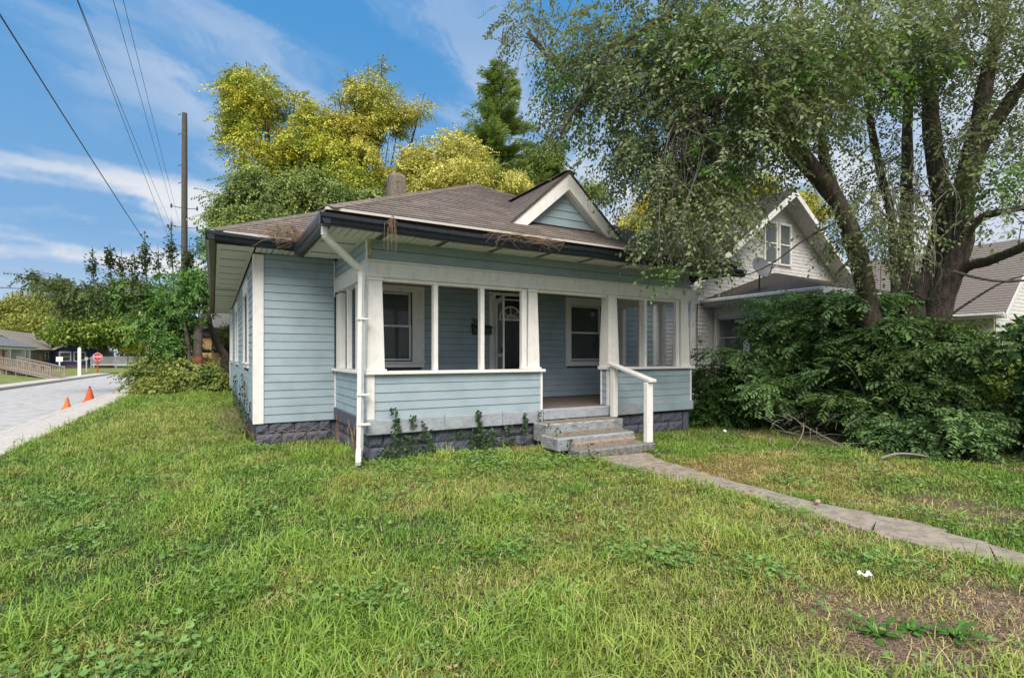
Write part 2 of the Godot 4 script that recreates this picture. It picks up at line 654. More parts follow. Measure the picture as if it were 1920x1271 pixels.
func ground() -> void:
	var far_ground := mb()
	quad(far_ground, Vector3(-400, -0.17, 60), Vector3(400, -0.17, 60), Vector3(400, -0.17, -400), Vector3(-400, -0.17, -400))
	structure(obj("ground", far_ground, surf("far_ground", Vector3(0.13, 0.16, 0.05), 0.35, Vector3(9, 9, 9), 0.95), self), "wide grassy ground reaching the horizon")
	# the lawn round the house
	var st := mb()
	var step := 0.2
	var m := surf("soil", Vector3(0.75, 0.72, 0.68), 0.5, Vector3(0.45, 0.45, 0.45), 0.95, 4.0, 0.04)
	m.vertex_color_use_as_albedo = true
	var nx := int((26.0 + 2.85) / step)
	var nd := int((34.0 + 5.0) / step)
	var grid := []
	for i in nx + 1:
		var col := []
		for j in nd + 1:
			var x := -2.85 + i * step
			var d := -5.0 + j * step
			var b := bare(x, d)
			var r := dry(x, d)
			var c := Vector3(0.075, 0.105, 0.03).lerp(Vector3(0.4, 0.29, 0.1), r * 0.95).lerp(Vector3(0.4, 0.29, 0.2), b)
			col.append([V(x, lawn_y(x, d), d), Color(c.x, c.y, c.z)])
		grid.append(col)
	for i in nx:
		for j in nd:
			for q in [[0, 0], [1, 1], [1, 0], [0, 0], [0, 1], [1, 1]]:
				var v: Array = grid[i + q[0]][j + q[1]]
				st.set_color(v[1])
				st.set_smooth_group(0)
				st.add_vertex(v[0])
	st.index()
	st.generate_normals()
	structure(obj("lawn", st, m, self), "uneven green front lawn with yellow and bare patches")
	# lawn across the street
	var far := mb()
	prism(far, [V(-10.9, -0.2, 10), V(-60, -0.2, 10), V(-60, -0.2, 58), V(-9.0, -0.2, 58)], Vector3(0, 0.2, 0))
	prism(far, [V(-60, -0.2, 62), V(40, -0.2, 62), V(40, -0.2, 170), V(-60, -0.2, 170)], Vector3(0, 0.19, 0))
	prism(far, [V(-60, -0.2, 58), V(-9.0, -0.2, 58), V(-9.4, -0.2, 60.2), V(-60, -0.2, 60.2)], Vector3(0, 0.2, 0))
	structure(obj("far_lawn", far, surf("far_lawn", Vector3(0.17, 0.21, 0.05), 0.4, Vector3(5, 5, 5), 0.95, 2.0), self), "sunlit green lawn across the side street")
	# the street
	var road := mb()
	quad(road, V(-9.9, -0.13, 4), V(-3.7, -0.13, 4), V(-3.7, -0.13, 62), V(-7.6, -0.13, 62))
	quad(road, V(-9.9, -0.13, -30), V(-3.7, -0.13, -30), V(-3.7, -0.13, 4), V(-9.9, -0.13, 4))
	structure(obj("street", road, surf("road", Vector3(0.42, 0.41, 0.405), 0.13, Vector3(4, 4, 4), 0.9, 1.0, 0.03, Vector3(0.27, 0.26, 0.26)), self), "pale grey side street running past the house")
	# kerbs and sidewalks, slab by slab
	var walk := surf("sidewalk", Vector3(0.5, 0.465, 0.43), 0.12, Vector3(1.3, 1.3, 1.3), 0.9, 0.8, 0.03, Vector3(0.36, 0.32, 0.28))
	var near := structure(part_root("sidewalk"), "pale concrete sidewalk along the near side of the street")
	for i in 24:
		var d := 1.0 + i * 1.5
		obj("slab", bx(-3.52, -2.78, -0.12, rng.randf_range(-0.004, 0.006), d, d + 1.488, 0.008), walk, near)
	var kerb := structure(part_root("kerb"), "low concrete kerb beside the near sidewalk")
	for i in 12:
		var d := 1.0 + i * 3.0
		obj("kerb_stone", bx(-3.7, -3.528, -0.16, -0.004, d, d + 2.985, 0.018), walk, kerb)
	var fw := structure(part_root("far_sidewalk"), "pale sidewalk along the far side of the street")
	for i in 19:
		var d := 12.0 + i * 2.4
		var x := lerpf(-9.83, -7.75, (d - 6.0) / 54.0)
		var st2 := mb()
		var x2 := lerpf(-9.83, -7.75, (d + 2.38 - 6.0) / 54.0)
		prism(st2, [V(x - 1.1, -0.14, d), V(x, -0.14, d), V(x2, -0.14, d + 2.38), V(x2 - 1.1, -0.14, d + 2.38)], Vector3(0, 0.15, 0))
		obj("slab", st2, walk, fw)
	# the front walk: old, cracked, every slab a little out of level
	var pw := surf("front_walk", Vector3(0.3, 0.255, 0.21), 0.2, Vector3(1.1, 1.1, 1.1), 0.92, 0.4, 0.02, Vector3(0.22, 0.19, 0.16))
	var path := structure(part_root("front_walk"), "old cracked concrete walk leading to the porch steps")
	var cuts := [-1.6, -0.4, 0.75, 1.6, 1.85, 2.05, 2.4, 2.62, 2.9, 3.25, 4.6, 5.98]
	for i in cuts.size() - 1:
		var a: float = cuts[i]
		var b: float = cuts[i + 1]
		var tilt := rng.randf_range(-0.012, 0.012)
		var lift := rng.randf_range(0.0, 0.012)
		var skew: float = [0.05, -0.03, 0.04, 0.2, 0.3, -0.1, 0.2, -0.12, 0.15, 0.06, 0.0][i]
		var skew2: float = [-0.03, 0.04, 0.2, 0.3, -0.1, 0.2, -0.12, 0.15, 0.06, 0.0, 0.0][i]
		var lft := []
		var rgt := []
		var ns := maxi(2, int((b - a) / 0.16))
		for k in ns + 1:
			var d := lerpf(a + 0.006, b - 0.006, float(k) / ns)
			var p := path_edges(d)
			var sk := lerpf(skew, skew2, float(k) / ns)
			lft.append(V(p.x + rng.randf_range(-0.04, 0.05), -0.06, d - sk * 0.5))
			rgt.append(V(p.y + rng.randf_range(-0.06, 0.04), -0.06, d + sk * 0.5))
		var sp := mb()
		var up0 := Vector3(0, 0.062 + lift, 0)
		for k in ns:
			var dl := Vector3(0, tilt, 0)
			oquad(sp, lft[k] + up0 - dl, rgt[k] + up0 + dl, rgt[k + 1] + up0 + dl, lft[k + 1] + up0 - dl, UP)
			oquad(sp, lft[k], lft[k + 1], lft[k + 1] + up0 - dl, lft[k] + up0 - dl, Vector3.LEFT)
			oquad(sp, rgt[k], rgt[k + 1], rgt[k + 1] + up0 + dl, rgt[k] + up0 + dl, Vector3.RIGHT)
			if k == 0:
				oquad(sp, lft[k], rgt[k], rgt[k] + up0 + dl, lft[k] + up0 - dl, Vector3.BACK)
			if k == ns - 1:
				oquad(sp, lft[ns], rgt[ns], rgt[ns] + up0 + dl, lft[ns] + up0 - dl, Vector3.FORWARD)
		obj("slab", sp, pw, path)

func part_root(called: String) -> Node3D:
	var o := Node3D.new()
	o.name = numbered(self, called)
	add_child(o, true)
	return o

# ------------------------------------------------------------------ the blue bungalow
func bungalow() -> void:
	var h := thing("bungalow", "light blue lap sided bungalow with white porch posts and brown hip roof", "house", V(5.1, 0, 8.5))
	var blue := surf("blue_siding", Vector3(0.295, 0.375, 0.425), 0.07, Vector3(2.2, 1.6, 2.2), 0.55, 0.0, 0.012, Vector3(0.25, 0.315, 0.355))
	var white := surf("white_paint", Vector3(0.74, 0.72, 0.70), 0.035, Vector3(0.9, 1.8, 0.9), 0.55, 0.3, 0.025, Vector3(0.63, 0.6, 0.56))
	var band := surf("grey_paint", Vector3(0.30, 0.325, 0.365), 0.12, Vector3(1.2, 1.2, 1.2), 0.75, 0.5, 0.02, Vector3(0.22, 0.23, 0.25))
	var block := surf("slate_blue_block", Vector3(0.095, 0.104, 0.138), 0.25, Vector3(0.6, 0.6, 0.6), 0.8, 1.2, 0.03, Vector3(0.16, 0.165, 0.185))
	var core := plain("wall_core", Vector3(0.05, 0.06, 0.065), 0.9)
	var beam_m := white
	var R := Vector3.RIGHT
	var F := Vector3.BACK      # towards the viewer
	var W := Vector3.LEFT
	# --- walls
	var win_l := [2.40, 3.32, 1.42, 2.72]
	var win_r := [7.09, 8.01, 1.41, 2.67]
	var door := [5.13, 5.95, 0.6, 2.72]
	var o := V(0, 0, 9.6)
	wall_holes("wall", h, o, R, F, 0.6, 9.75, 0.36, 3.22, 0.14, [win_l, door, win_r], core)
	siding(h, o, R, F, 0.74, 1.875, 0.38, 3.22, 0.1375, [], blue)
	siding(h, o, R, F, 2.05, 9.66, 0.6, 2.92, 0.127, [[2.3, 3.5, 1.3, 2.9], [5.02, 6.04, 0.5, 2.85], [6.98, 8.1, 1.3, 2.8]], blue)
	# left side wall, seen at a glancing angle
	var lo := V(0.6, 0, 0)
	var wins := [[-12.55, -11.2, 1.4, 2.75], [-17.3, -15.95, 1.4, 2.75], [-21.9, -20.6, 1.4, 2.75]]
	wall_holes("wall", h, lo, Vector3.BACK, W, -23.5, -9.62, 0.36, 3.22, 0.14, wins, core)
	siding(h, lo, Vector3.BACK, W, -23.45, -9.74, 0.38, 3.2, 0.1375, [[-12.65, -11.1, 1.3, 2.85], [-17.4, -15.85, 1.3, 2.85], [-22.0, -20.5, 1.3, 2.85]], blue, "siding_board", 14.0)
	wall_holes("wall", h, V(9.75, 0, 0), Vector3.BACK, R, -23.5, -9.62, 0.36, 3.22, 0.14, [], blue)
	wall_holes("wall", h, V(0, 0, 23.5), R, Vector3.FORWARD, 0.76, 9.6, 0.36, 3.22, 0.14, [], blue)
	obj("floor_slab", bx(0.78, 9.58, 0.4, 0.55, 9.78, 23.3), core, h)
	# corner boards
	obj("corner_board", bx(0.575, 0.735, 0.37, 3.2, 9.575, 9.6), white, h)
	obj("corner_board", bx(0.572, 0.6, 0.37, 3.2, 9.578, 9.73), white, h)
	obj("corner_board", bx(0.572, 0.6, 0.37, 3.2, 23.4, 23.5), white, h)
	obj("corner_board", bx(9.66, 9.78, 0.37, 3.2, 9.575, 9.6), white, h)
	obj("corner_trim", bx(1.86, 1.882, 2.55, 3.2, 9.55, 9.575), white, h)
	# --- foundation: rock faced blocks, two courses
	var stones := []
	for k in 4:
		stones.append(rock_block(0.398, 0.192, 0.1))
	var runs := [[V(0.62, 0, 9.63), R, 3, F], [V(1.93, 0, 7.42), R, 7, F], [V(6.3, 0, 7.42), R, 5, F]]
	for r in runs:
		for course in 2:
			for i in r[2] + course:
				var w: float = 0.5 if course == 1 and (i == 0 or i == r[2]) else 1.0
				var c: float = (i + 0.5) * 0.4 if course == 0 else (0.1 if i == 0 else (r[2] * 0.4 - 0.1 if i == r[2] else i * 0.4))
				var p: Vector3 = r[0] + r[1] * c + UP * (0.095 + course * 0.196)
				hang("foundation_block", stones[rng.randi() % 4], block, h, Transform3D(Basis().scaled(Vector3(w, 1, 1)), p))
	for course in 2:
		for i in 5 + course:
			var w: float = 0.5 if course == 1 and (i == 0 or i == 5) else 1.0
			var c: float = (i + 0.5) * 0.4 if course == 0 else (0.1 if i == 0 else (1.9 if i == 5 else i * 0.4))
			var b := Basis(UP, -PI / 2).scaled(Vector3(1, 1, w))
			hang("foundation_block", stones[rng.randi() % 4], block, h, Transform3D(b, V(1.93, 0.095 + course * 0.196, 7.46 + c)))
	obj("foundation_core", bx(1.95, 8.42, -0.1, 0.38, 7.47, 9.6, 0.0), block, h)
	obj("foundation_core", bx(0.66, 9.7, -0.1, 0.36, 9.67, 23.45, 0.0), block, h)
	obj("foundation_block", bx(8.32, 8.47, -0.05, 0.385, 7.4, 7.9, 0.01), block, h)
	# --- porch slab, band, deck
	var deck_m := surf("deck", Vector3(0.15, 0.125, 0.105), 0.3, Vector3(0.8, 0.8, 0.8), 0.85, 0.6, 0.03)
	obj("porch_deck", bx(1.95, 8.4, 0.45, 0.588, 7.46, 9.58), deck_m, h)
	var x := 1.86
	for b in [3.05, 4.05, 4.83]:
		obj("band", bx(x, b - 0.004, 0.385, 0.597, 7.3, 7.46, 0.01), band, h)
		x = b
	obj("band", bx(4.83, 6.28, 0.42, 0.598, 7.28, 7.46, 0.014), band, h)
	obj("band", bx(6.285, 7.1, 0.41, 0.602, 7.31, 7.46, 0.006), band, h)
	obj("band", bx(7.103, 8.5, 0.425, 0.604, 7.305, 7.46, 0.006), blue, h)
	obj("band", bx(1.86, 1.95, 0.385, 0.6, 7.465, 9.57, 0.01), block, h)
	# --- low porch walls
	var pw := V(0, 0, 7.35)
	siding(h, pw, R, F, 1.99, 4.79, 0.6, 1.235, 0.127, [], blue)
	siding(h, pw, R, F, 6.36, 8.43, 0.605, 1.25, 0.127, [], blue)
	siding(h, V(1.9, 0, 0), Vector3.BACK, W, -9.56, -7.4, 0.6, 1.235, 0.127, [], blue)
	siding(h, V(6.29, 0, 0), Vector3.BACK, W, -7.52, -7.39, 0.605, 1.25, 0.127, [], blue)
	obj("low_wall", bx(1.92, 4.8, 0.59, 1.235, 7.37, 7.55), core, h)
	obj("low_wall", bx(1.92, 2.08, 0.59, 1.235, 7.56, 9.58), core, h)
	obj("low_wall", bx(6.31, 8.42, 0.59, 1.25, 7.37, 7.55), core, h)
	obj("low_wall", bx(8.25, 8.42, 0.59, 1.25, 7.56, 9.58), blue, h)
	obj("corner_board", bx(1.885, 1.985, 0.6, 1.24, 7.325, 7.35), white, h)
	obj("corner_board", bx(1.876, 1.9, 0.6, 1.24, 7.33, 7.41), white, h)
	obj("corner_board", bx(1.872, 1.9, 0.38, 1.24, 9.53, 9.585), white, h)
	obj("corner_board", bx(4.79, 4.83, 0.6, 1.235, 7.325, 7.56), white, h)
	obj("corner_board", bx(6.275, 6.36, 0.6, 1.25, 7.325, 7.35), white, h)
	obj("corner_board", bx(6.268, 6.29, 0.6, 1.25, 7.33, 7.39), white, h)
	obj("corner_board", bx(6.268, 6.29, 0.6, 1.25, 7.52, 7.56), white, h)
	obj("corner_board", bx(8.43, 8.47, 0.6, 1.25, 7.325, 7.38), white, h)
	obj("rail_cap", bx(1.84, 4.86, 1.237, 1.285, 7.27, 7.6, 0.008), white, h)
	obj("rail_cap", bx(1.82, 2.12, 1.239, 1.287, 7.605, 9.57, 0.008), white, h)
	obj("rail_cap", bx(6.24, 8.52, 1.252, 1.3, 7.27, 7.6, 0.008), white, h)
	obj("rail_cap", bx(8.22, 8.5, 1.252, 1.3, 7.605, 9.57, 0.008), white, h)
	# --- posts, battered towards the top
	for p in [[2.005, 0.125], [4.665, 0.115], [6.4, 0.13], [8.3, 0.125]]:
		porch_post(h, p[0], 7.46, p[1], white)
	# mullions and screen frames between the posts
	for mx in [2.93, 3.72, 7.25]:
		obj("mullion", bx(mx - 0.035, mx + 0.035, 1.288, 2.6, 7.38, 7.48), white, h)
	obj("mullion", bx(7.215, 7.3, 1.3, 2.6, 7.49, 7.53), white, h)
	obj("mullion", bx(4.44, 4.535, 1.29, 2.62, 7.36, 7.44), white, h)
	obj("mullion", bx(8.08, 8.17, 1.3, 2.62, 7.38, 7.46), white, h)
	for s in [1.95, 8.4]:
		obj("mullion", bx(s - 0.05, s + 0.05, 1.29, 2.6, 8.0, 8.12), white, h)
		obj("mullion", bx(s - 0.05, s + 0.05, 1.29, 2.6, 9.25, 9.56), white, h)
		obj("mullion", bx(s - 0.04, s + 0.04, 1.29, 2.6, 8.72, 8.77), white, h)
	for rr in [[2.13, 4.44], [4.79, 6.27], [6.53, 8.17]]:
		obj("head_rail", bx(rr[0], rr[1], 2.585, 2.628, 7.37, 7.5), white, h)
	# --- beam round three sides, with a thin crown and lip
	obj("beam", bx(1.88, 8.46, 2.63, 2.84, 7.33, 7.55), white, h)
	obj("beam", bx(1.88, 2.06, 2.63, 2.84, 7.555, 9.59), white, h)
	obj("beam", bx(8.28, 8.46, 2.63, 2.84, 7.555, 9.59), white, h)
	obj("beam_lip", bx(1.865, 8.475, 2.842, 2.868, 7.305, 7.55), white, h)
	obj("beam_lip", bx(1.865, 2.0, 2.842, 2.868, 7.555, 9.59), white, h)
	obj("beam_lip", bx(2.1, 8.2, 2.645, 2.668, 7.314, 7.33), white, h)
	siding(h, V(0, 0, 7.36), R, F, 1.93, 8.42, 2.87, 3.18, 0.155, [], blue, "siding_board", 4.4)
	siding(h, V(1.9, 0, 0), Vector3.BACK, W, -9.57, -7.41, 2.87, 3.19, 0.155, [], blue)
	siding(h, V(8.44, 0, 0), Vector3.BACK, R, -9.57, -7.41, 2.87, 3.19, 0.155, [], blue)
	obj("frieze_core", bx(1.92, 8.42, 2.87, 3.3, 7.38, 7.5), core, h)
	obj("frieze_core", bx(1.92, 2.02, 2.87, 3.3, 7.505, 9.59), core, h)
	obj("frieze_core", bx(8.3, 8.42, 2.87, 3.3, 7.505, 9.59), core, h)
	obj("corner_trim", bx(1.885, 1.945, 2.87, 3.17, 7.335, 7.36), surf("old_trim", Vector3(0.45, 0.4, 0.3), 0.3, Vector3(0.3, 0.5, 0.3), 0.8), h)
	obj("corner_trim", bx(1.877, 1.9, 2.87, 3.17, 7.34, 7.42), white, h)
	# porch ceiling
	var ceil_m := surf("porch_ceiling", Vector3(0.27, 0.22, 0.18), 0.15, Vector3(0.4, 0.4, 2.0), 0.7)
	for i in 22:
		var cx := 2.03 + i * 0.284
		obj("ceiling_board", bx(cx, cx + 0.28, 2.925, 2.945, 7.52, 9.58, 0.003), ceil_m, h)
	obj("crown_board", bx(2.02, 8.28, 2.84, 2.922, 9.55, 9.578), ceil_m, h)
	# --- openings
	window(h, o, R, F, win_l, 0.16, true, 0.08)
	window(h, o, R, F, win_r, 0.15, false, 0.0)
	front_door(h, door, white)
	for w in wins:
		window(h, lo, Vector3.BACK, W, w, 0.15, false, 0.0)
	steps_and_rail(h, band, white)
	roof_of_bungalow(h, white, blue)
	downspout(h)

func rock_block(w: float, hh: float, dep: float) -> ArrayMesh:
	var st := mb()
	var nx := 6
	var ny := 4
	var g := []
	for i in nx + 1:
		var col := []
		for j in ny + 1:
			var edge := i == 0 or j == 0 or i == nx or j == ny
			var z := 0.0 if edge else rng.randf_range(0.015, 0.04)
			col.append(Vector3((float(i) / nx - 0.5) * (w - 0.01), (float(j) / ny - 0.5) * (hh - 0.008), z) + (Vector3.ZERO if edge else Vector3(rng.randf_range(-0.02, 0.02), rng.randf_range(-0.014, 0.014), 0)))
		g.append(col)
	for i in nx:
		for j in ny:
			oquad(st, g[i][j], g[i + 1][j], g[i + 1][j + 1], g[i][j + 1], Vector3.BACK)
	var a := Vector3(w - 0.01, hh - 0.008, 0) * 0.5
	for s in [[Vector3(-a.x, -a.y, 0), Vector3(a.x, -a.y, 0), Vector3.DOWN], [Vector3(a.x, -a.y, 0), Vector3(a.x, a.y, 0), Vector3.RIGHT], [Vector3(a.x, a.y, 0), Vector3(-a.x, a.y, 0), Vector3.UP], [Vector3(-a.x, a.y, 0), Vector3(-a.x, -a.y, 0), Vector3.LEFT]]:
		var bk := Vector3(0, 0, -0.05)
		oquad(st, s[0], s[1], s[1] + bk, s[0] + bk, s[2])
	return st.commit()

func porch_post(h: Node3D, x: float, d: float, hw: float, m: Material) -> void:
	var p := part("porch_post", h)
	var st := mb()
	var top := hw * 0.76
	var y0 := 1.315
	var y1 := 2.585
	var lo := []
	var hi := []
	for q in [[-1, -1], [1, -1], [1, 1], [-1, 1]]:
		lo.append(V(x + q[0] * hw, y0, d + q[1] * hw))
		hi.append(V(x + q[0] * top, y1, d + q[1] * top))
	for i in 4:
		var k := (i + 1) % 4
		oquad(st, lo[i], lo[k], hi[k], hi[i], (lo[i] + lo[k]) * 0.5 - V(x, y0, d))
	obj("shaft", st, m, p)
	obj("base_plate", bx(x - hw - 0.025, x + hw + 0.025, 1.288, 1.316, d - hw - 0.025, d + hw + 0.025, 0.005), m, p)
	obj("cap_plate", bx(x - top - 0.02, x + top + 0.02, 2.582, 2.629, d - top - 0.02, d + top + 0.02, 0.006), m, p)

# a double hung window: hole = [u0, u1, y0, y1]
func window(h: Node3D, o: Vector3, u: Vector3, n: Vector3, hole: Array, cw: float, blinds: bool, wide: float) -> void:
	var w := part("window", h)
	var white: Material = mats["white_paint"]
	var frame_m := plain("vinyl", Vector3(0.66, 0.66, 0.64), 0.45)
	var a: float = hole[0]
	var b: float = hole[1]
	var y0: float = hole[2]
	var y1: float = hole[3]
	var cut := func(u0: float, u1: float, ya: float, yb: float, o0: float, o1: float, m: Material, called: String, bev := 0.004) -> void:
		var st := mb()
		var c: Vector3 = o + u * (u0 + u1) * 0.5 + UP * (ya + yb) * 0.5 + n * (o0 + o1) * 0.5
		obox(st, Transform3D(Basis(u, UP, u.cross(UP)), c), Vector3(absf(u1 - u0), yb - ya, absf(o1 - o0)), bev)
		obj(called, st, m, w)
	cut.call(a - cw, a - 0.002, y0 - 0.02, y1, -0.02, 0.04, white, "casing")
	cut.call(b + 0.002, b + cw + wide, y0 - 0.02, y1, -0.02, 0.04, white, "casing")
	cut.call(a - cw, b + cw + wide, y1 + 0.001, y1 + cw * 1.35, -0.02, 0.042, white, "casing")
	cut.call(a - cw - 0.01, b + cw + wide + 0.01, y1 + cw * 1.35 + 0.001, y1 + cw * 1.35 + 0.025, -0.02, 0.055, white, "casing")
	cut.call(a - cw, b + cw + wide, y0 - 0.13, y0 - 0.055, -0.02, 0.036, white, "apron")
	cut.call(a - cw - 0.02, b + cw + wide + 0.02, y0 - 0.054, y0 - 0.021, -0.08, 0.07, white, "sill", 0.008)
	var mid := (y0 + y1) * 0.5 + 0.01
	for s in 2:
		var z := -0.045 if s == 0 else -0.075
		var ya: float = mid - 0.02 if s == 1 else y0
		var yb: float = y1 if s == 1 else mid + 0.015
		cut.call(a, a + 0.045, ya, yb, z - 0.015, z + 0.015, frame_m, "sash_stile")
		cut.call(b - 0.045, b, ya, yb, z - 0.015, z + 0.015, frame_m, "sash_stile")
		cut.call(a + 0.046, b - 0.046, ya, ya + 0.035, z - 0.014, z + 0.014, frame_m, "sash_rail")
		cut.call(a + 0.046, b - 0.046, yb - 0.035, yb, z - 0.014, z + 0.014, frame_m, "sash_rail")
		cut.call(a + 0.04, b - 0.04, ya + 0.03, yb - 0.03, z - 0.003, z + 0.003, glass(), "pane", 0.0)
	# what stands behind the glass
	if blinds:
		var st := mb()
		var y := mid
		while y < y1 - 0.04:
			obox(st, Transform3D(Basis(u, UP, u.cross(UP)) * Basis(Vector3(1, 0, 0), 0.5), o + u * (a + b) * 0.5 + UP * y - n * 0.13), Vector3(b - a - 0.06, 0.003, 0.024))
			y += 0.026
		obj("blinds", st, plain("blind", Vector3(0.16, 0.155, 0.145), 0.6), w, true)
	cut.call(a - 0.05, b + 0.05, y0 - 0.05, y1 + 0.05, -0.3, -0.28, surf("curtain", Vector3(0.02, 0.02, 0.02), 0.5, Vector3(0.12, 3.0, 0.12), 0.9), "curtain", 0.0)

func front_door(h: Node3D, hole: Array, white: Material) -> void:
	var d := part("front_door", h)
	var navy := surf("navy_paint", Vector3(0.0085, 0.011, 0.022), 0.2, Vector3(1, 1, 1), 0.35)
	var a: float = hole[0]
	var b: float = hole[1]
	var y0: float = hole[2]
	var y1: float = hole[3]
	obj("casing", bx(a - 0.14, a - 0.002, y0, y1 + 0.06, 9.555, 9.62), white, d)
	obj("casing", bx(b + 0.002, b + 0.14, y0, y1 + 0.06, 9.555, 9.62), white, d)
	obj("casing", bx(a - 0.15, b + 0.15, y1 + 0.061, y1 + 0.2, 9.55, 9.62), white, d)
	obj("frame", bx(a, a + 0.03, y0, y1, 9.61, 9.74), white, d)
	obj("frame", bx(b - 0.03, b, y0, y1, 9.61, 9.74), white, d)
	obj("frame", bx(a + 0.031, b - 0.031, y1 - 0.025, y1 + 0.05, 9.6, 9.74), white, d)
	obj("threshold", bx(a + 0.031, b - 0.031, y0 - 0.005, y0 + 0.03, 9.56, 9.74), plain("metal", Vector3(0.4, 0.4, 0.4), 0.4, 0.8), d)
	# leaf with raised panels and a fan light
	var lf := bx(a + 0.034, b - 0.034, y0 + 0.034, y1 - 0.028, 9.66, 9.7)
	for px in [[5.21, 5.49], [5.58, 5.86]]:
		for py in [[0.75, 1.2], [1.32, 2.1]]:
			box(lf, V(px[0], py[0], 9.66), V(px[1], py[1], 9.647), 0.01)
			box(lf, V(px[0] + 0.05, py[0] + 0.05, 9.648), V(px[1] - 0.05, py[1] - 0.05, 9.637), 0.01)
	obj("door_leaf", lf, navy, d)
	var c := V(5.535, 2.29, 9.655)
	var fan := mb()
	var pane := mb()
	var r := 0.285
	for k in 16:
		var t0 := PI * k / 16
		var t1 := PI * (k + 1) / 16
		var e0 := Vector3(cos(t0), sin(t0), 0)
		var e1 := Vector3(cos(t1), sin(t1), 0)
		prism(fan, [c + e0 * r, c + e1 * r, c + e1 * (r - 0.035), c + e0 * (r - 0.035)], Vector3(0, 0, 0.022))
		prism(fan, [c + e0 * 0.11, c + e1 * 0.11, c + e1 * 0.09, c + e0 * 0.09], Vector3(0, 0, 0.018))
		otri(pane, c + Vector3(0, 0, 0.006), c + e0 * 0.27 + Vector3(0, 0, 0.006), c + e1 * 0.27 + Vector3(0, 0, 0.006), Vector3.BACK)
	for k in [1, 2, 3]:
		var e := Vector3(cos(PI * k / 4), sin(PI * k / 4), 0)
		bar(fan, c + e * 0.1 + Vector3(0, 0, 0.009), c + e * 0.27 + Vector3(0, 0, 0.009), 0.018, 0.018)
	box(fan, c + Vector3(-r, -0.03, 0), c + Vector3(r, 0.004, 0.021))
	var fl := part("fan_light", d)
	obj("grille", fan, plain("vinyl", Vector3(0.66, 0.66, 0.64), 0.45), fl)
	var gm := plain("fan_glass", Vector3(0.11, 0.06, 0.055), 0.08)
	obj("pane", pane, gm, fl)
	# storm door, swung wide open
	var s := part("storm_door", h)
	var hinge := V(5.12, 0, 9.53)
	var dir := (V(4.87, 0, 8.75) - hinge).normalized()
	var sm := plain("storm_white", Vector3(0.7, 0.7, 0.69), 0.4)
	var b3 := Basis(dir, UP, dir.cross(UP))
	for q in [[0.04, 0.08, 0.63, 2.67], [0.78, 0.08, 0.63, 2.67], [0.41, 0.66, 2.58, 2.67], [0.41, 0.66, 0.63, 0.9], [0.41, 0.66, 1.5, 1.55]]:
		var st := mb()
		obox(st, Transform3D(b3, hinge + dir * q[0] + UP * (q[2] + q[3]) * 0.5), Vector3(q[1], q[3] - q[2], 0.03), 0.004)
		obj("frame", st, sm, s)
	for q in [[0.9, 1.5], [1.55, 2.58]]:
		var st := mb()
		obox(st, Transform3D(b3, hinge + dir * 0.41 + UP * (q[0] + q[1]) * 0.5), Vector3(0.66, q[1] - q[0], 0.005))
		obj("pane", st, glass(), s)
	var hd := mb()
	obox(hd, Transform3D(b3, hinge + dir * 0.77 + UP * 1.62 + b3.z * 0.035), Vector3(0.05, 0.11, 0.04), 0.008)
	obox(hd, Transform3D(b3, hinge + dir * 0.77 + UP * 1.62 - b3.z * 0.035), Vector3(0.05, 0.11, 0.04), 0.008)
	obj("handle", hd, plain("black_metal", Vector3(0.02, 0.02, 0.022), 0.4), s)

func steps_and_rail(h: Node3D, conc: Material, white: Material) -> void:
	var s := part("porch_steps", h)
	var top := surf("tread_dirt", Vector3(0.22, 0.2, 0.175), 0.35, Vector3(0.5, 0.5, 0.5), 0.9, 1.0, 0.03, Vector3(0.27, 0.27, 0.27))
	var rough := surf("step_concrete", Vector3(0.27, 0.285, 0.3), 0.2, Vector3(0.9, 0.6, 0.9), 0.85, 1.0, 0.02, Vector3(0.16, 0.15, 0.135))
	obj("step", bx(4.62, 6.25, 0.1, 0.41, 6.9, 7.3, 0.02), rough, s)
	obj("step", bx(4.5, 6.05, 0.05, 0.262, 6.4, 6.895, 0.022), rough, s)
	obj("step", bx(4.66, 6.18, -0.08, 0.115, 6.06, 6.396, 0.024), surf("step_worn", Vector3(0.2, 0.195, 0.19), 0.3, Vector3(0.6, 0.6, 0.6), 0.9, 1.5, 0.03), s)
	obj("tread", bx(4.65, 6.22, 0.408, 0.414, 6.93, 7.28, 0.0), top, s)
	obj("tread", bx(4.53, 6.02, 0.26, 0.266, 6.44, 6.9, 0.0), top, s)
	obj("tread", bx(4.7, 6.14, 0.113, 0.119, 6.1, 6.395, 0.0), top, s)
	obj("step_base", bx(4.75, 6.0, -0.1, 0.2, 6.3, 7.3, 0.03), surf("old_concrete", Vector3(0.27, 0.22, 0.18), 0.3, Vector3(0.5, 0.5, 0.5), 0.9, 1.5), s)
	var r := part("handrail", h)
	obj("post", bx(6.19, 6.29, 0.415, 1.33, 7.09, 7.19, 0.006), white, r)
	obj("post", bx(6.0, 6.125, 0.12, 1.08, 6.07, 6.16, 0.006), white, r)
	var st := mb()
	bar(st, V(6.235, 1.372, 7.24), V(6.07, 1.105, 6.02), 0.14, 0.045, 0.006)
	obj("rail", st, white, r)

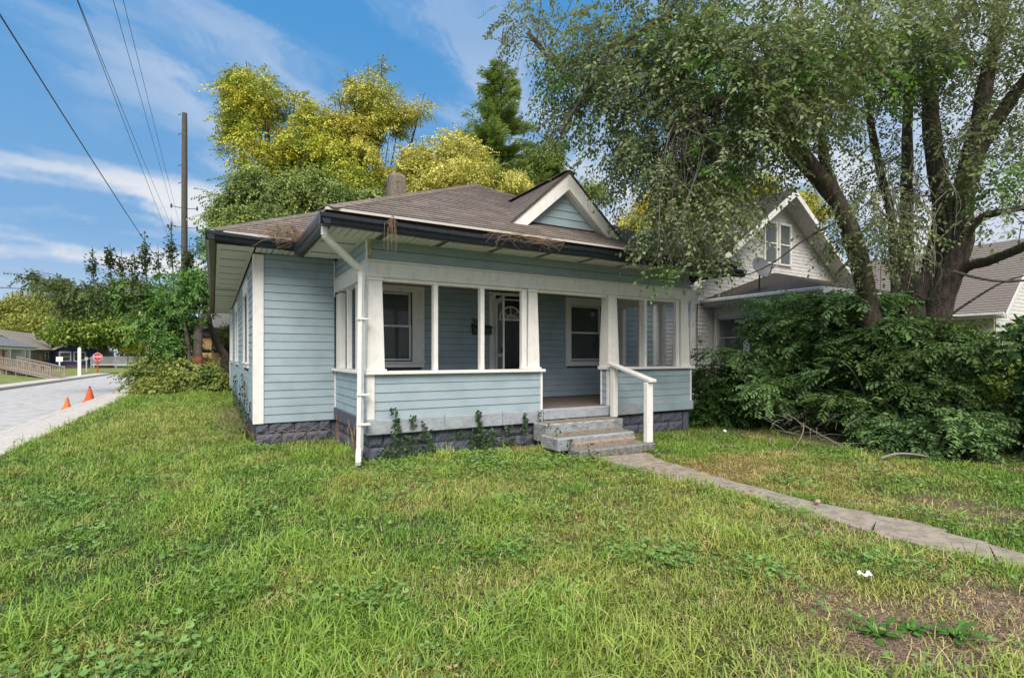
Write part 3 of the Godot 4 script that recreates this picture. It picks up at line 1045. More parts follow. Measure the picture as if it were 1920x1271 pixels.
func downspout(h: Node3D) -> void:
	var m := surf("spout_white", Vector3(0.74, 0.73, 0.71), 0.06, Vector3(0.8, 0.8, 0.8), 0.4)
	var d := part("downspout", h)
	var st := mb()
	var p := [V(1.2, 3.12, 6.74), V(1.2, 3.02, 6.76), V(1.28, 2.95, 6.82), V(1.66, 2.74, 7.14), V(1.75, 2.69, 7.2), V(1.77, 2.6, 7.21)]
	for i in p.size() - 1:
		bar(st, p[i], p[i + 1] + (p[i + 1] - p[i]).normalized() * 0.02, 0.07, 0.085, 0.012)
	obj("elbow", st, m, d)
	for seg in [[2.66, 1.98, 1.77], [2.0, 0.95, 1.765], [0.97, 0.2, 1.755]]:
		var s2 := mb()
		bar(s2, V(seg[2], seg[0], 7.21), V(seg[2] - 0.012, seg[1], 7.2), 0.068, 0.088, 0.012)
		obj("pipe", s2, m, d)
	var s3 := mb()
	bar(s3, V(1.74, 0.24, 7.2), V(1.72, 0.1, 7.17), 0.072, 0.09, 0.012)
	bar(s3, V(1.722, 0.11, 7.175), V(1.69, 0.055, 7.06), 0.072, 0.085, 0.012)
	obj("outlet", s3, m, d)
	for y in [2.0, 0.96, 0.55]:
		obj("strap", bx(1.71, 1.88, y, y + 0.025, 7.15, 7.262, 0.003), m, d)

# shingles over a sloping plane: outline in plan as (x, d); low = [x, d] on the eave; up = unit direction in plan; eave height, pitch
func shingle_plane(h: Node3D, outline: Array, low: Vector2, up: Vector2, y_eave: float, pitch: float, key: int, parent_name := "roof_deck", expo := 0.142) -> void:
	var along := Vector2(-up.y, up.x)
	var sl := sqrt(1.0 + pitch * pitch)
	var poly := PackedVector2Array()
	var deck := []
	var vmin := INF
	var vmax := -INF
	var umin := INF
	var umax := -INF
	var at := func(q: Vector2, lift: float) -> Vector3:
		var xz: Vector2 = low + along * q.x + up * (q.y / sl)
		var n: Vector3 = Vector3(-up.x * pitch, 1, up.y * pitch).normalized()
		return V(xz.x, y_eave + pitch * q.y / sl, xz.y) + n * lift
	for p in outline:
		var q := Vector2((p - low).dot(along), (p - low).dot(up) * sl)
		poly.append(q)
		vmin = minf(vmin, q.y)
		vmax = maxf(vmax, q.y)
		umin = minf(umin, q.x)
		umax = maxf(umax, q.x)
		deck.append(at.call(q, -0.004))
	var st := mb()
	prism(st, deck, Vector3(0, -0.03, 0))
	obj(parent_name, st, surf("roof_felt", Vector3(0.08, 0.06, 0.05), 0.3, Vector3(1, 1, 1), 0.9), h)
	var v := vmin - 0.02
	var row := 0
	while v < vmax:
		var off := [0.0, 0.15, 0.08][row % 3] as float
		var u := umin - 0.3 + off
		while u < umax:
			var wd := 0.3 * rng.randf_range(0.97, 1.03)
			var dv := rng.randf_range(-0.005, 0.005)
			var rect := PackedVector2Array([Vector2(u + 0.004, v + dv), Vector2(u + wd - 0.004, v + dv), Vector2(u + wd - 0.004, v + expo + 0.02), Vector2(u + 0.004, v + expo + 0.02)])
			for piece in Geometry2D.intersect_polygons(poly, rect):
				var pts := []
				var mid := Vector3()
				var curl := rng.randf_range(0.0, 0.004)
				for q in piece:
					var t := clampf((q.y - v) / expo, 0.0, 1.15)
					var w3: Vector3 = at.call(q, lerpf(0.012 + curl, 0.003, t))
					pts.append(w3)
					mid += w3
				mid /= pts.size()
				shingle_store.append([mid.distance_to(Vector3(0, 1.5, 0)) * (1.0 if key == 0 else 1.0) , pts, rng.randi() % 4])
			u += wd
		v += expo
		row += 1

func shingle_mats() -> Array:
	var out := []
	for k in 4:
		var c: Vector3 = [Vector3(0.175, 0.143, 0.122), Vector3(0.15, 0.122, 0.105), Vector3(0.2, 0.165, 0.14), Vector3(0.165, 0.136, 0.118)][k]
		out.append(surf("shingle_%d" % k, c, 0.28, Vector3(0.7, 0.7, 0.7), 0.95, 0.6, 0.05))
	return out

func lay_shingles(h: Node3D) -> void:
	var ms := shingle_mats()
	shingle_store.sort_custom(func(a, b): return a[0] < b[0])
	var rest := []
	for k in 4:
		rest.append(mb())
	for i in shingle_store.size():
		var s: Array = shingle_store[i]
		if i < 300:
			var st := mb()
			prism(st, s[1], Vector3(0, -0.006, 0))
			obj("shingle", st, ms[s[2]], h)
		else:
			prism(rest[s[2]], s[1], Vector3(0, -0.006, 0))
	for k in 4:
		obj("shingles", rest[k], ms[k], h, true)
	shingle_store.clear()

func hip_caps(h: Node3D, a: Vector3, b: Vector3, n: int) -> void:
	var ms := shingle_mats()
	var dir := (b - a).normalized()
	var side := dir.cross(UP).normalized()
	for i in n:
		var p := a.lerp(b, (i + 0.0) / n) + UP * 0.02
		var q := a.lerp(b, (i + 1.25) / n) + UP * 0.008
		var st := mb()
		for s in [-1.0, 1.0]:
			var w: Vector3 = side * s * 0.13 - UP * 0.045
			prism(st, [p, p + w, q + w, q], Vector3(0, -0.007, 0))
		obj("hip_cap", st, ms[rng.randi() % 4], h)

func gutter(h: Node3D, pts: Array, out: Vector3, sag := 0.0) -> void:
	var m := surf("gutter_black", Vector3(0.013, 0.017, 0.028), 0.3, Vector3(0.7, 0.7, 0.7), 0.3)
	var path := []
	for i in pts.size() - 1:
		for k in 8:
			var t := k / 8.0
			path.append(pts[i].lerp(pts[i + 1], t) - UP * sag * sin(PI * t) + UP * rng.randf_range(-0.003, 0.003))
	path.append(pts[pts.size() - 1])
	var st := mb()
	var prof := [Vector2(0.0, 0.0), Vector2(0.075, 0.0), Vector2(0.088, 0.014), Vector2(0.1, 0.055), Vector2(0.126, 0.085), Vector2(0.128, 0.13), Vector2(0.116, 0.134), Vector2(0.116, 0.126), Vector2(0.119, 0.09), Vector2(0.09, 0.055), Vector2(0.072, 0.006), Vector2(0.004, 0.006), Vector2(0.004, 0.13), Vector2(0.0, 0.13), Vector2(0.0, 0.0)]
	sweep(st, prof, path, out)
	for e in [0, path.size() - 1]:
		var q := []
		for k in [0, 1, 2, 3, 4, 5]:
			q.append(path[e] + out * prof[k].x + UP * prof[k].y)
		q.append(path[e] + UP * 0.13)
		for k in range(1, 6):
			otri(st, q[0], q[k], q[k + 1], path[e] - path[1 if e == 0 else path.size() - 2])
	obj("gutter", st, m, h)
	# litter and needles lying in the trough
	var dst := mb()
	for i in path.size() - 1:
		var hgt := rng.randf_range(0.1, 0.125)
		oquad(dst, path[i] + out * 0.006 + UP * hgt, path[i + 1] + out * 0.006 + UP * 0.11, path[i + 1] + out * 0.11 + UP * 0.105, path[i] + out * 0.11 + UP * (hgt - 0.01), UP)
	obj("gutter_debris", dst, surf("gutter_debris", Vector3(0.12, 0.085, 0.06), 0.5, Vector3(0.2, 0.2, 0.2), 0.95), h, true)

func soffit_run(h: Node3D, x0: float, x1: float, d0: float, d1: float, y: float, along_x: bool, vents: Array, missing: Array) -> void:
	var m := surf("soffit", Vector3(0.6, 0.59, 0.53), 0.05, Vector3(0.8, 0.8, 0.8), 0.5)
	var dark := plain("slot_dark", Vector3(0.012, 0.012, 0.012), 0.9)
	var ln := (x1 - x0) if along_x else (d1 - d0)
	var n := int(ceil(ln / 0.305))
	for i in n:
		if i in missing:
			continue
		var a := i * ln / n
		var b := (i + 1) * ln / n - 0.004
		var drop := 0.0
		if i + 1 in missing or i - 1 in missing:
			drop = 0.02
		var p := part("soffit_panel", h)
		for g in 3:      # three folds a panel
			var ga := lerpf(a, b, g / 3.0)
			var gb := lerpf(a, b, (g + 1) / 3.0) - 0.009
			if along_x:
				obj("fold", bx(x0 + ga, x0 + gb, y - drop, y + 0.012, d0, d1, 0.003), m, p)
			else:
				obj("fold", bx(x0, x1, y - drop, y + 0.012, d0 + ga, d0 + gb, 0.003), m, p)
		if vents.has(i % 3):
			var st := mb()
			var c := (a + b) * 0.5
			var across := (d1 - d0) if along_x else (x1 - x0)
			var k := 0.06
			while k < across - 0.06:
				if along_x:
					box(st, V(x0 + c - 0.045, y - drop - 0.003, d0 + k), V(x0 + c + 0.045, y + 0.001, d0 + k + 0.018))
				else:
					box(st, V(x0 + k, y - drop - 0.003, d0 + c - 0.045), V(x0 + k + 0.018, y + 0.001, d0 + c + 0.045))
				k += 0.038
			obj("vent_slots", st, dark, p, true)

func roof_of_bungalow(h: Node3D, white: Material, blue: Material) -> void:
	var r := part("roof", h)
	var s := 0.52
	var ye := 3.33      # porch eave
	var ym := 3.42      # main eave
	var e := [1.2, 9.05, 6.6]
	var mid := 5.125
	# porch roof: front, left, right
	shingle_plane(r, [Vector2(1.2, 6.6), Vector2(9.05, 6.6), Vector2(mid, 10.525)], Vector2(mid, 6.6), Vector2(0, 1), ye, s, 0)
	shingle_plane(r, [Vector2(1.2, 6.6), Vector2(mid, 10.525), Vector2(mid, 12.8), Vector2(1.2, 8.88)], Vector2(1.2, 8), Vector2(1, 0), ye, s, 1)
	shingle_plane(r, [Vector2(9.05, 6.6), Vector2(mid, 10.525), Vector2(mid, 12.8), Vector2(9.05, 8.88)], Vector2(9.05, 8), Vector2(-1, 0), ye, s, 1)
	# main roof
	shingle_plane(r, [Vector2(-0.02, 9.05), Vector2(1.37, 9.05), Vector2(mid, 12.8), Vector2(mid, 14.195)], Vector2(mid, 9.05), Vector2(0, 1), ym, s, 1)
	shingle_plane(r, [Vector2(10.27, 9.05), Vector2(8.88, 9.05), Vector2(mid, 12.8), Vector2(mid, 14.195)], Vector2(mid, 9.05), Vector2(0, 1), ym, s, 1)
	shingle_plane(r, [Vector2(-0.02, 9.05), Vector2(mid, 14.195), Vector2(mid, 18.9), Vector2(-0.02, 24.0)], Vector2(-0.02, 15), Vector2(1, 0), ym, s, 1)
	var back := mb()
	prism(back, [V(10.27, ym, 9.05), V(mid, ym + s * 5.145, 14.195), V(mid, ym + s * 5.145, 18.9), V(10.27, ym, 24.0)], Vector3(0, -0.03, 0))
	prism(back, [V(-0.02, ym, 24.0), V(mid, ym + s * 5.145, 18.9), V(10.27, ym, 24.0)], Vector3(0, -0.03, 0))
	obj("roof_slope", back, shingle_mats()[0], r)
	# the false gable on the porch roof
	var gx := 5.26
	var gp := 0.883
	var gy := 3.56
	shingle_plane(r, [Vector2(4.02, 7.14), Vector2(gx, 7.14), Vector2(gx, 9.25), Vector2(4.02, 7.2)], Vector2(4.02, 7.14), Vector2(1, 0), gy, gp, 0)
	shingle_plane(r, [Vector2(6.5, 7.14), Vector2(gx, 7.14), Vector2(gx, 9.25), Vector2(6.5, 7.2)], Vector2(6.5, 7.14), Vector2(-1, 0), gy, gp, 0)
	lay_shingles(r)
	hip_caps(r, V(1.2, ye, 6.6), V(mid, ye + s * 3.925, 10.525), 24)
	hip_caps(r, V(9.05, ye, 6.6), V(mid, ye + s * 3.925, 10.525), 24)
	hip_caps(r, V(-0.02, ym, 9.05), V(mid, ym + s * 5.145, 14.195), 30)
	hip_caps(r, V(gx, gy + gp * 1.24, 7.14), V(gx, gy + gp * 1.24, 9.2), 9)
	var g := part("gable", h)
	var top := gy + gp * 1.24
	for sgn in [-1.0, 1.0]:
		var st := mb()
		var lo_x: float = gx + sgn * 1.22
		prism(st, [V(gx, top - 0.03, 7.16), V(lo_x, gy - 0.02, 7.16), V(lo_x - sgn * 0.02, gy - 0.02, 7.16), V(lo_x - sgn * 0.34, gy + 0.03, 7.16), V(gx, top - 0.31, 7.16)], Vector3(0, 0, -0.035))
		obj("rake_board", st, white, g)
		var st2 := mb()
		prism(st2, [V(gx, top - 0.3, 7.2), V(lo_x - sgn * 0.3, gy + 0.03, 7.2), V(lo_x - sgn * 0.34, gy + 0.03, 7.2), V(gx, top - 0.335, 7.2)], Vector3(0, 0, -0.14))
		obj("rake_soffit", st2, surf("soffit", Vector3(0.6, 0.59, 0.53), 0.05), g)
	siding_poly(g, V(0, 0, 7.34), Vector3.RIGHT, Vector3.BACK, PackedVector2Array([Vector2(gx - 1.02, 3.745), Vector2(gx + 1.02, 3.745), Vector2(gx, top - 0.26)]), 3.745, top, 0.137, blue)
	var bk := mb()
	prism(bk, [V(gx - 1.1, gy - 0.1, 7.38), V(gx + 1.1, gy - 0.1, 7.38), V(gx, top - 0.1, 7.38)], Vector3(0, 0, -0.02))
	obj("gable_backing", bk, plain("tar_black", Vector3(0.012, 0.012, 0.012), 0.9), g)
	# drip edge, fascia and gutters
	plain("old_drip", Vector3(0.5, 0.48, 0.45), 0.6)
	var fas := surf("bare_fascia", Vector3(0.06, 0.035, 0.025), 0.4, Vector3(0.5, 0.2, 0.5), 0.8)
	obj("drip_edge", bx(1.19, 9.06, ye - 0.042, ye - 0.006, 6.585, 6.6, 0.002), mats["old_drip"], r)
	obj("drip_edge", bx(1.185, 1.2, ye - 0.042, ye - 0.006, 6.6, 8.95, 0.002), mats["old_drip"], r)
	obj("drip_edge", bx(-0.03, 1.3, ym - 0.05, ym - 0.006, 9.03, 9.05, 0.002), mats["old_drip"], r)
	obj("drip_edge", bx(-0.035, -0.02, ym - 0.05, ym - 0.006, 9.05, 24.0, 0.002), mats["old_drip"], r)
	obj("fascia", bx(1.24, 9.01, 3.11, ye - 0.03, 6.66, 6.69), fas, h)
	obj("fascia", bx(1.24, 1.27, 3.11, ye - 0.03, 6.69, 9.1), fas, h)
	obj("fascia", bx(8.98, 9.01, 3.11, ye - 0.03, 6.69, 9.1), fas, h)
	obj("fascia", bx(0.02, 1.24, 3.22, ym - 0.03, 9.1, 9.13), fas, h)
	obj("fascia", bx(0.02, 0.05, 3.22, ym - 0.03, 9.13, 23.95), fas, h)
	gutter(h, [V(1.12, 3.11, 6.66), V(5.2, 3.1, 6.66), V(9.13, 3.07, 6.66)], Vector3.BACK, 0.02)
	gutter(h, [V(1.24, 3.11, 6.55), V(1.24, 3.14, 9.08)], Vector3.LEFT, 0.0)
	gutter(h, [V(-0.1, 3.26, 9.1), V(1.22, 3.2, 9.1)], Vector3.BACK, 0.0)
	gutter(h, [V(0.02, 3.26, 8.98), V(0.02, 3.24, 14), V(0.02, 3.2, 19), V(0.02, 3.22, 24)], Vector3.LEFT, 0.015)
	obj("gutter_bracket", bx(2.03, 2.1, 3.1, 3.3, 6.62, 6.66), fas, h)
	# soffits
	soffit_run(h, 1.28, 8.97, 6.69, 7.345, 3.15, true, [2], [])
	soffit_run(h, 1.28, 1.885, 7.35, 9.1, 3.15, false, [1], [])
	soffit_run(h, 0.6, 1.88, 9.13, 9.6, 3.225, true, [], [])
	soffit_run(h, 0.05, 0.575, 9.14, 23.9, 3.225, false, [1], [20, 25])
	# chimney stack, stucco with rounded shoulders
	var ch := mb()
	var cc := V(4.23, 0, 13.5)
	var prof := [[0.235, 5.0], [0.232, 5.6], [0.228, 6.08], [0.22, 6.24], [0.175, 6.33], [0.08, 6.37]]
	for i in prof.size() - 1:
		for k in 12:
			var q := [[], []]
			for w in 2:
				for z in 2:
					var a := TAU * (k + z) / 12 + 0.26
					var v2 := Vector2(cos(a), sin(a))
					var sq := 1.0 / pow(pow(absf(v2.x), 6.0) + pow(absf(v2.y), 6.0), 1.0 / 6.0)
					var rr: float = prof[i + w][0] * sq * (1.0 + 0.03 * sin(k * 2.3 + i))
					q[w].append(cc + Vector3(v2.x * rr, prof[i + w][1], v2.y * rr))
			oquad(ch, q[0][0], q[0][1], q[1][1], q[1][0], (q[0][0] - cc) * Vector3(1, 0, 1))
	obj("chimney", ch, surf("stucco", Vector3(0.24, 0.2, 0.165), 0.35, Vector3(0.5, 0.5, 0.5), 0.95, 3.0, 0.03), h)

# ------------------------------------------------------------------ the houses next door
func roof_rows(called: String, h: Node3D, a: Vector3, b: Vector3, c: Vector3, d: Vector3, rows: int, m: Material) -> void:      # a-b eave, d-c ridge
	var st := mb()
	var nrm := (b - a).cross(d - a)
	if nrm.y < 0.0:
		nrm = -nrm
	nrm = nrm.normalized()
	for i in rows:
		var t0 := float(i) / rows
		var t1 := float(i + 1) / rows
		var p := [a.lerp(d, t0) + nrm * 0.022, b.lerp(c, t0) + nrm * 0.022, b.lerp(c, t1) + nrm * 0.006, a.lerp(d, t1) + nrm * 0.006]
		prism(st, p, nrm * -0.02)
	prism(st, [a, b, c, d] if c.distance_to(d) > 0.01 else [a, b, c], nrm * -0.09)
	obj(called, st, m, h, true)

func flat_window(h: Node3D, o: Vector3, u: Vector3, n: Vector3, hole: Array, cw: float, trim: Material, bars := 1) -> void:
	var w := part("window", h)
	var b3 := Basis(u, UP, u.cross(UP))
	var a: float = hole[0]
	var b: float = hole[1]
	var y0: float = hole[2]
	var y1: float = hole[3]
	var fr := mb()
	for q in [[a - cw, a, y0, y1], [b, b + cw, y0, y1], [a - cw, b + cw, y1, y1 + cw * 1.2], [a - cw * 1.1, b + cw * 1.1, y0 - cw * 0.7, y0]]:
		obox(fr, Transform3D(b3, o + u * (q[0] + q[1]) * 0.5 + UP * (q[2] + q[3]) * 0.5 + n * 0.03), Vector3(q[1] - q[0], q[3] - q[2], 0.06), 0.006)
	obj("frame", fr, trim, w)
	for i in bars:
		var y := lerpf(y0, y1, (i + 1.0) / (bars + 1))
		var st := mb()
		obox(st, Transform3D(b3, o + u * (a + b) * 0.5 + UP * y + n * 0.035), Vector3(b - a, 0.045, 0.03), 0.004)
		obj("meeting_rail", st, trim, w)
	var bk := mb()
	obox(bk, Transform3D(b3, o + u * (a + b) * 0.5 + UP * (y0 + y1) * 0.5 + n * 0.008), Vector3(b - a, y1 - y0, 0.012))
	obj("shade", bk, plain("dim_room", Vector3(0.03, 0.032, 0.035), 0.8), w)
	for i in bars + 1:
		var pn := mb()
		var ya := lerpf(y0, y1, float(i) / (bars + 1))
		var yb := lerpf(y0, y1, (i + 1.0) / (bars + 1))
		obox(pn, Transform3D(b3, o + u * (a + b) * 0.5 + UP * (ya + yb) * 0.5 + n * 0.028), Vector3(b - a, yb - ya - 0.02, 0.004))
		obj("pane", pn, glass(), w)

func white_house() -> void:
	var h := thing("gabled_house", "weathered white clapboard house with steep dark gabled roof behind the hedge", "house", V(16, 0, 14))
	var sid := surf("old_white_siding", Vector3(0.52, 0.505, 0.49), 0.13, Vector3(1.6, 0.5, 1.6), 0.7, 0.0, 0.02, Vector3(0.32, 0.3, 0.28))
	var trim := surf("old_white_trim", Vector3(0.6, 0.59, 0.57), 0.1, Vector3(0.8, 1.5, 0.8), 0.6, 0.0, 0.02, Vector3(0.38, 0.35, 0.32))
	var dark := surf("dark_shingle", Vector3(0.06, 0.05, 0.045), 0.35, Vector3(0.6, 0.6, 0.6), 0.95, 1.0, 0.05)
	var body := mb()
	prism(body, [V(12.02, -0.1, 10.42), V(20.0, -0.1, 10.42), V(20.0, 3.9, 10.42), V(16.1, 6.68, 10.42), V(12.02, 3.84, 10.42)], Vector3(0, 0, -11.5))
	obj("wall", body, sid, h)
	siding_poly(h, V(0, 0, 10.42), Vector3.RIGHT, Vector3.BACK, PackedVector2Array([Vector2(12.14, 0.3), Vector2(19.95, 0.3), Vector2(19.95, 3.92), Vector2(16.1, 6.7), Vector2(12.14, 3.9)]), 0.3, 6.7, 0.118, sid)
	siding(h, V(12.0, 0, 0), Vector3.BACK, Vector3.LEFT, -21.9, -10.5, 0.3, 3.9, 0.118, [], sid, "siding_board", 14.0)
	obj("corner_board", bx(11.98, 12.14, 0.1, 3.9, 10.39, 10.42), trim, h)
	obj("corner_board", bx(11.975, 12.02, 0.1, 3.9, 10.395, 10.55), trim, h)
	flat_window(h, V(0, 0, 10.4), Vector3.RIGHT, Vector3.BACK, [15.42, 15.98, 4.55, 5.82], 0.08, trim)
	flat_window(h, V(0, 0, 10.4), Vector3.RIGHT, Vector3.BACK, [16.2, 16.74, 4.55, 5.82], 0.08, trim)
	# steep roof with barge boards
	roof_rows("roof_slope", h, V(11.45, 3.58, 9.8), V(11.45, 3.58, 22.3), V(16.1, 6.87, 22.3), V(16.1, 6.87, 9.8), 36, dark)
	roof_rows("roof_slope", h, V(20.75, 3.58, 9.8), V(20.75, 3.58, 22.3), V(16.1, 6.87, 22.3), V(16.1, 6.87, 9.8), 36, dark)
	for s in [-1.0, 1.0]:
		var st := mb()
		prism(st, [V(16.1, 6.8, 9.79), V(16.1 + s * 4.7, 3.49, 9.79), V(16.1 + s * 4.7, 3.3, 9.79), V(16.1, 6.6, 9.79)], Vector3(0, 0, 0.04))
		obj("barge_board", st, trim, h)
		var st2 := mb()
		prism(st2, [V(16.1, 6.74, 9.8), V(16.1 + s * 4.6, 3.47, 9.8), V(16.1 + s * 4.6, 3.44, 9.8), V(16.1, 6.71, 9.8)], Vector3(0, 0, -0.62))
		obj("eave_lining", st2, surf("eave_lining", Vector3(0.48, 0.46, 0.44), 0.2), h)
	# glazed porch with a low hip roof
	var p := part("porch", h)
	var ap := V(15.9, 4.22, 10.38)
	roof_rows("roof_slope", p, V(12.5, 3.16, 10.38), V(12.5, 3.16, 6.95), ap, ap, 22, surf("porch_shingle", Vector3(0.13, 0.115, 0.105), 0.35, Vector3(0.6, 0.6, 0.6), 0.95, 1.0, 0.05))
	roof_rows("roof_slope", p, V(12.5, 3.16, 6.95), V(19.4, 3.16, 6.95), ap, ap, 22, mats["porch_shingle"])
	roof_rows("roof_slope", p, V(19.4, 3.16, 6.95), V(19.4, 3.16, 10.38), ap, ap, 22, mats["porch_shingle"])
	obj("fascia", bx(12.46, 12.5, 2.98, 3.16, 6.95, 10.38), trim, p)
	obj("fascia", bx(12.46, 19.44, 2.98, 3.16, 6.9, 6.945), trim, p)
	obj("eave_board", bx(12.5, 19.4, 2.95, 2.975, 6.95, 10.38), trim, p)
	obj("gutter", bx(12.36, 12.455, 3.05, 3.15, 6.9, 10.38, 0.02), trim, p)
	obj("low_wall", bx(12.95, 19.0, 0.2, 1.45, 7.3, 10.38), sid, p)
	siding(p, V(12.95, 0, 0), Vector3.BACK, Vector3.LEFT, -10.35, -7.35, 0.3, 1.4, 0.118, [], sid)
	obj("header", bx(12.95, 19.0, 2.62, 2.95, 7.3, 10.38), trim, p)
	for d in [7.3, 8.25, 9.25, 10.25]:
		obj("post", bx(12.93, 13.06, 1.45, 2.62, d, d + 0.12), trim, p)
	for x in [14.4, 15.9, 17.4, 18.85]:
		obj("post", bx(x, x + 0.13, 1.45, 2.62, 7.28, 7.4), trim, p)
	var al := plain("aluminium", Vector3(0.45, 0.45, 0.45), 0.4, 0.7)
	for d in [7.42, 8.37, 9.37]:
		var w := part("window", p)
		obj("frame", bx(12.96, 13.0, 1.45, 1.5, d, d + 0.83), al, w)
		obj("frame", bx(12.96, 13.0, 2.57, 2.62, d, d + 0.83), al, w)
		obj("frame", bx(12.965, 12.995, 2.02, 2.06, d, d + 0.83), al, w)
		obj("pane", bx(12.975, 12.982, 1.5, 2.57, d, d + 0.83, 0.0), glass(), w)
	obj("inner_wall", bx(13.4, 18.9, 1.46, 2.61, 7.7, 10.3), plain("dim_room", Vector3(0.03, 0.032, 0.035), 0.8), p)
	# a cable up the corner
	var cb := mb()
	tube(cb, [V(12.2, 0.4, 10.36), V(12.22, 1.6, 10.37), V(12.21, 2.9, 10.36), V(12.3, 3.0, 10.35), V(12.75, 3.02, 10.3)], [0.012, 0.012, 0.012, 0.012, 0.012], 6, 3)
	obj("cable", cb, plain("black_metal", Vector3(0.02, 0.02, 0.022), 0.4), h)
	obj("meter_box", bx(12.3, 12.42, 1.95, 2.15, 10.32, 10.4, 0.02), plain("grey_box", Vector3(0.3, 0.3, 0.3), 0.5), h)
	# satellite dish on the porch roof
	var dish := thing("satellite_dish", "grey oval satellite dish on the white house's porch roof", "satellite dish", V(12.8, 3.24, 8.78))
	var dn := Vector3(-0.25, 0.4, 0.88).normalized()
	var ux := UP.cross(dn).normalized()
	var uy := dn.cross(ux)
	var st := mb()
	var c := V(12.78, 3.87, 8.74)
	var rings := 5
	for i in rings:
		for k in 20:
			var f := func(ri: int, kk: int) -> Vector3:
				var rr := 0.31 * ri / rings
				var a := TAU * kk / 20
				return c + ux * cos(a) * rr * 0.92 + uy * sin(a) * rr + dn * (rr * rr * 0.75)
			oquad(st, f.call(i, k), f.call(i + 1, k), f.call(i + 1, k + 1), f.call(i, k + 1), dn)
			oquad(st, f.call(i, k) - dn * 0.008, f.call(i + 1, k) - dn * 0.008, f.call(i + 1, k + 1) - dn * 0.008, f.call(i, k + 1) - dn * 0.008, -dn)
	var dm := surf("dish_grey", Vector3(0.15, 0.155, 0.17), 0.15, Vector3(0.4, 0.4, 0.4), 0.5)
	obj("reflector", st, dm, dish)
	var ms := mb()
	tube(ms, [V(12.82, 3.24, 8.8), V(12.82, 3.45, 8.8), V(12.8, 3.62, 8.78), c - dn * 0.03], [0.022, 0.022, 0.022, 0.022], 8, 3)
	obj("mast", ms, plain("black_metal", Vector3(0.02, 0.02, 0.022), 0.4), dish)
	var ar := mb()
	tube(ar, [c - uy * 0.3, c - uy * 0.36 + dn * 0.15, c - uy * 0.22 + dn * 0.38], [0.012, 0.012, 0.014], 6, 3)
	box(ar, c - uy * 0.22 + dn * 0.38 - Vector3(0.03, 0.03, 0.03), c - uy * 0.22 + dn * 0.38 + Vector3(0.03, 0.03, 0.03), 0.006)
	obj("feed_arm", ar, dm, dish)

func right_house() -> void:
	var h := thing("side_gabled_house", "pale house with long brown shingle roof, farthest right beyond the shade tree", "house", V(28, 0, 12))
	var cream := surf("cream_siding", Vector3(0.6, 0.57, 0.42), 0.1, Vector3(2, 0.6, 2), 0.7)
	var trim: Material = mats["old_white_trim"]
	var rm := surf("brown_shingle", Vector3(0.2, 0.17, 0.155), 0.25, Vector3(0.7, 0.7, 0.7), 0.95, 1.0, 0.05)
	var st := mb()
	prism(st, [V(25.1, -0.1, 7.7), V(31, -0.1, 7.7), V(31, 3.1, 7.7), V(28, 5.9, 7.7), V(25.1, 3.1, 7.7)], Vector3(0, 0, -11))
	obj("wall", st, cream, h)
	siding(h, V(25.08, 0, 0), Vector3.BACK, Vector3.LEFT, -18.6, -7.75, 0.3, 2.9, 0.15, [], cream, "siding_board", 14.0)
	siding_poly(h, V(0, 0, 7.68), Vector3.RIGHT, Vector3.BACK, PackedVector2Array([Vector2(25.2, 0.3), Vector2(30.9, 0.3), Vector2(30.9, 3.1), Vector2(28, 5.85), Vector2(25.2, 3.1)]), 0.3, 5.9, 0.15, trim)
	roof_rows("roof_slope", h, V(24.5, 3.1, 7.2), V(24.5, 3.1, 19.0), V(28, 6.2, 19.0), V(28, 6.2, 7.2), 30, rm)
	roof_rows("roof_slope", h, V(31.5, 3.1, 7.2), V(31.5, 3.1, 19.0), V(28, 6.2, 19.0), V(28, 6.2, 7.2), 30, rm)
	for s in [-1.0, 1.0]:
		var b := mb()
		prism(b, [V(28, 6.14, 7.19), V(28 + s * 3.55, 3.0, 7.19), V(28 + s * 3.55, 2.84, 7.19), V(28, 5.98, 7.19)], Vector3(0, 0, 0.04))
		obj("barge_board", b, trim, h)
	obj("gutter", bx(24.36, 24.48, 2.98, 3.08, 7.2, 19.0, 0.02), trim, h)
	obj("eave_board", bx(24.5, 25.08, 2.9, 2.96, 7.3, 19.0), cream, h)
	flat_window(h, V(25.06, 0, 0), Vector3.BACK, Vector3.LEFT, [-9.8, -8.9, 1.2, 2.4], 0.1, trim)
	obj("plume_vent", bx(27.3, 27.4, 5.6, 6.3, 9.5, 9.6), mats["grey_box"], h)

func brick_tex() -> ImageTexture:
	var im := Image.create(256, 256, false, Image.FORMAT_RGB8)
	im.fill(L(0.42, 0.34, 0.24))
	for r in 16:
		for k in 5:
			var t := rng.randf_range(0.8, 1.2)
			im.fill_rect(Rect2i((k * 64 + (32 if r % 2 else 0)) % 256 + 2, r * 16 + 2, 60, 13), L(0.42 * t, 0.225 * t, 0.085 * t))
	return ImageTexture.create_from_image(im)

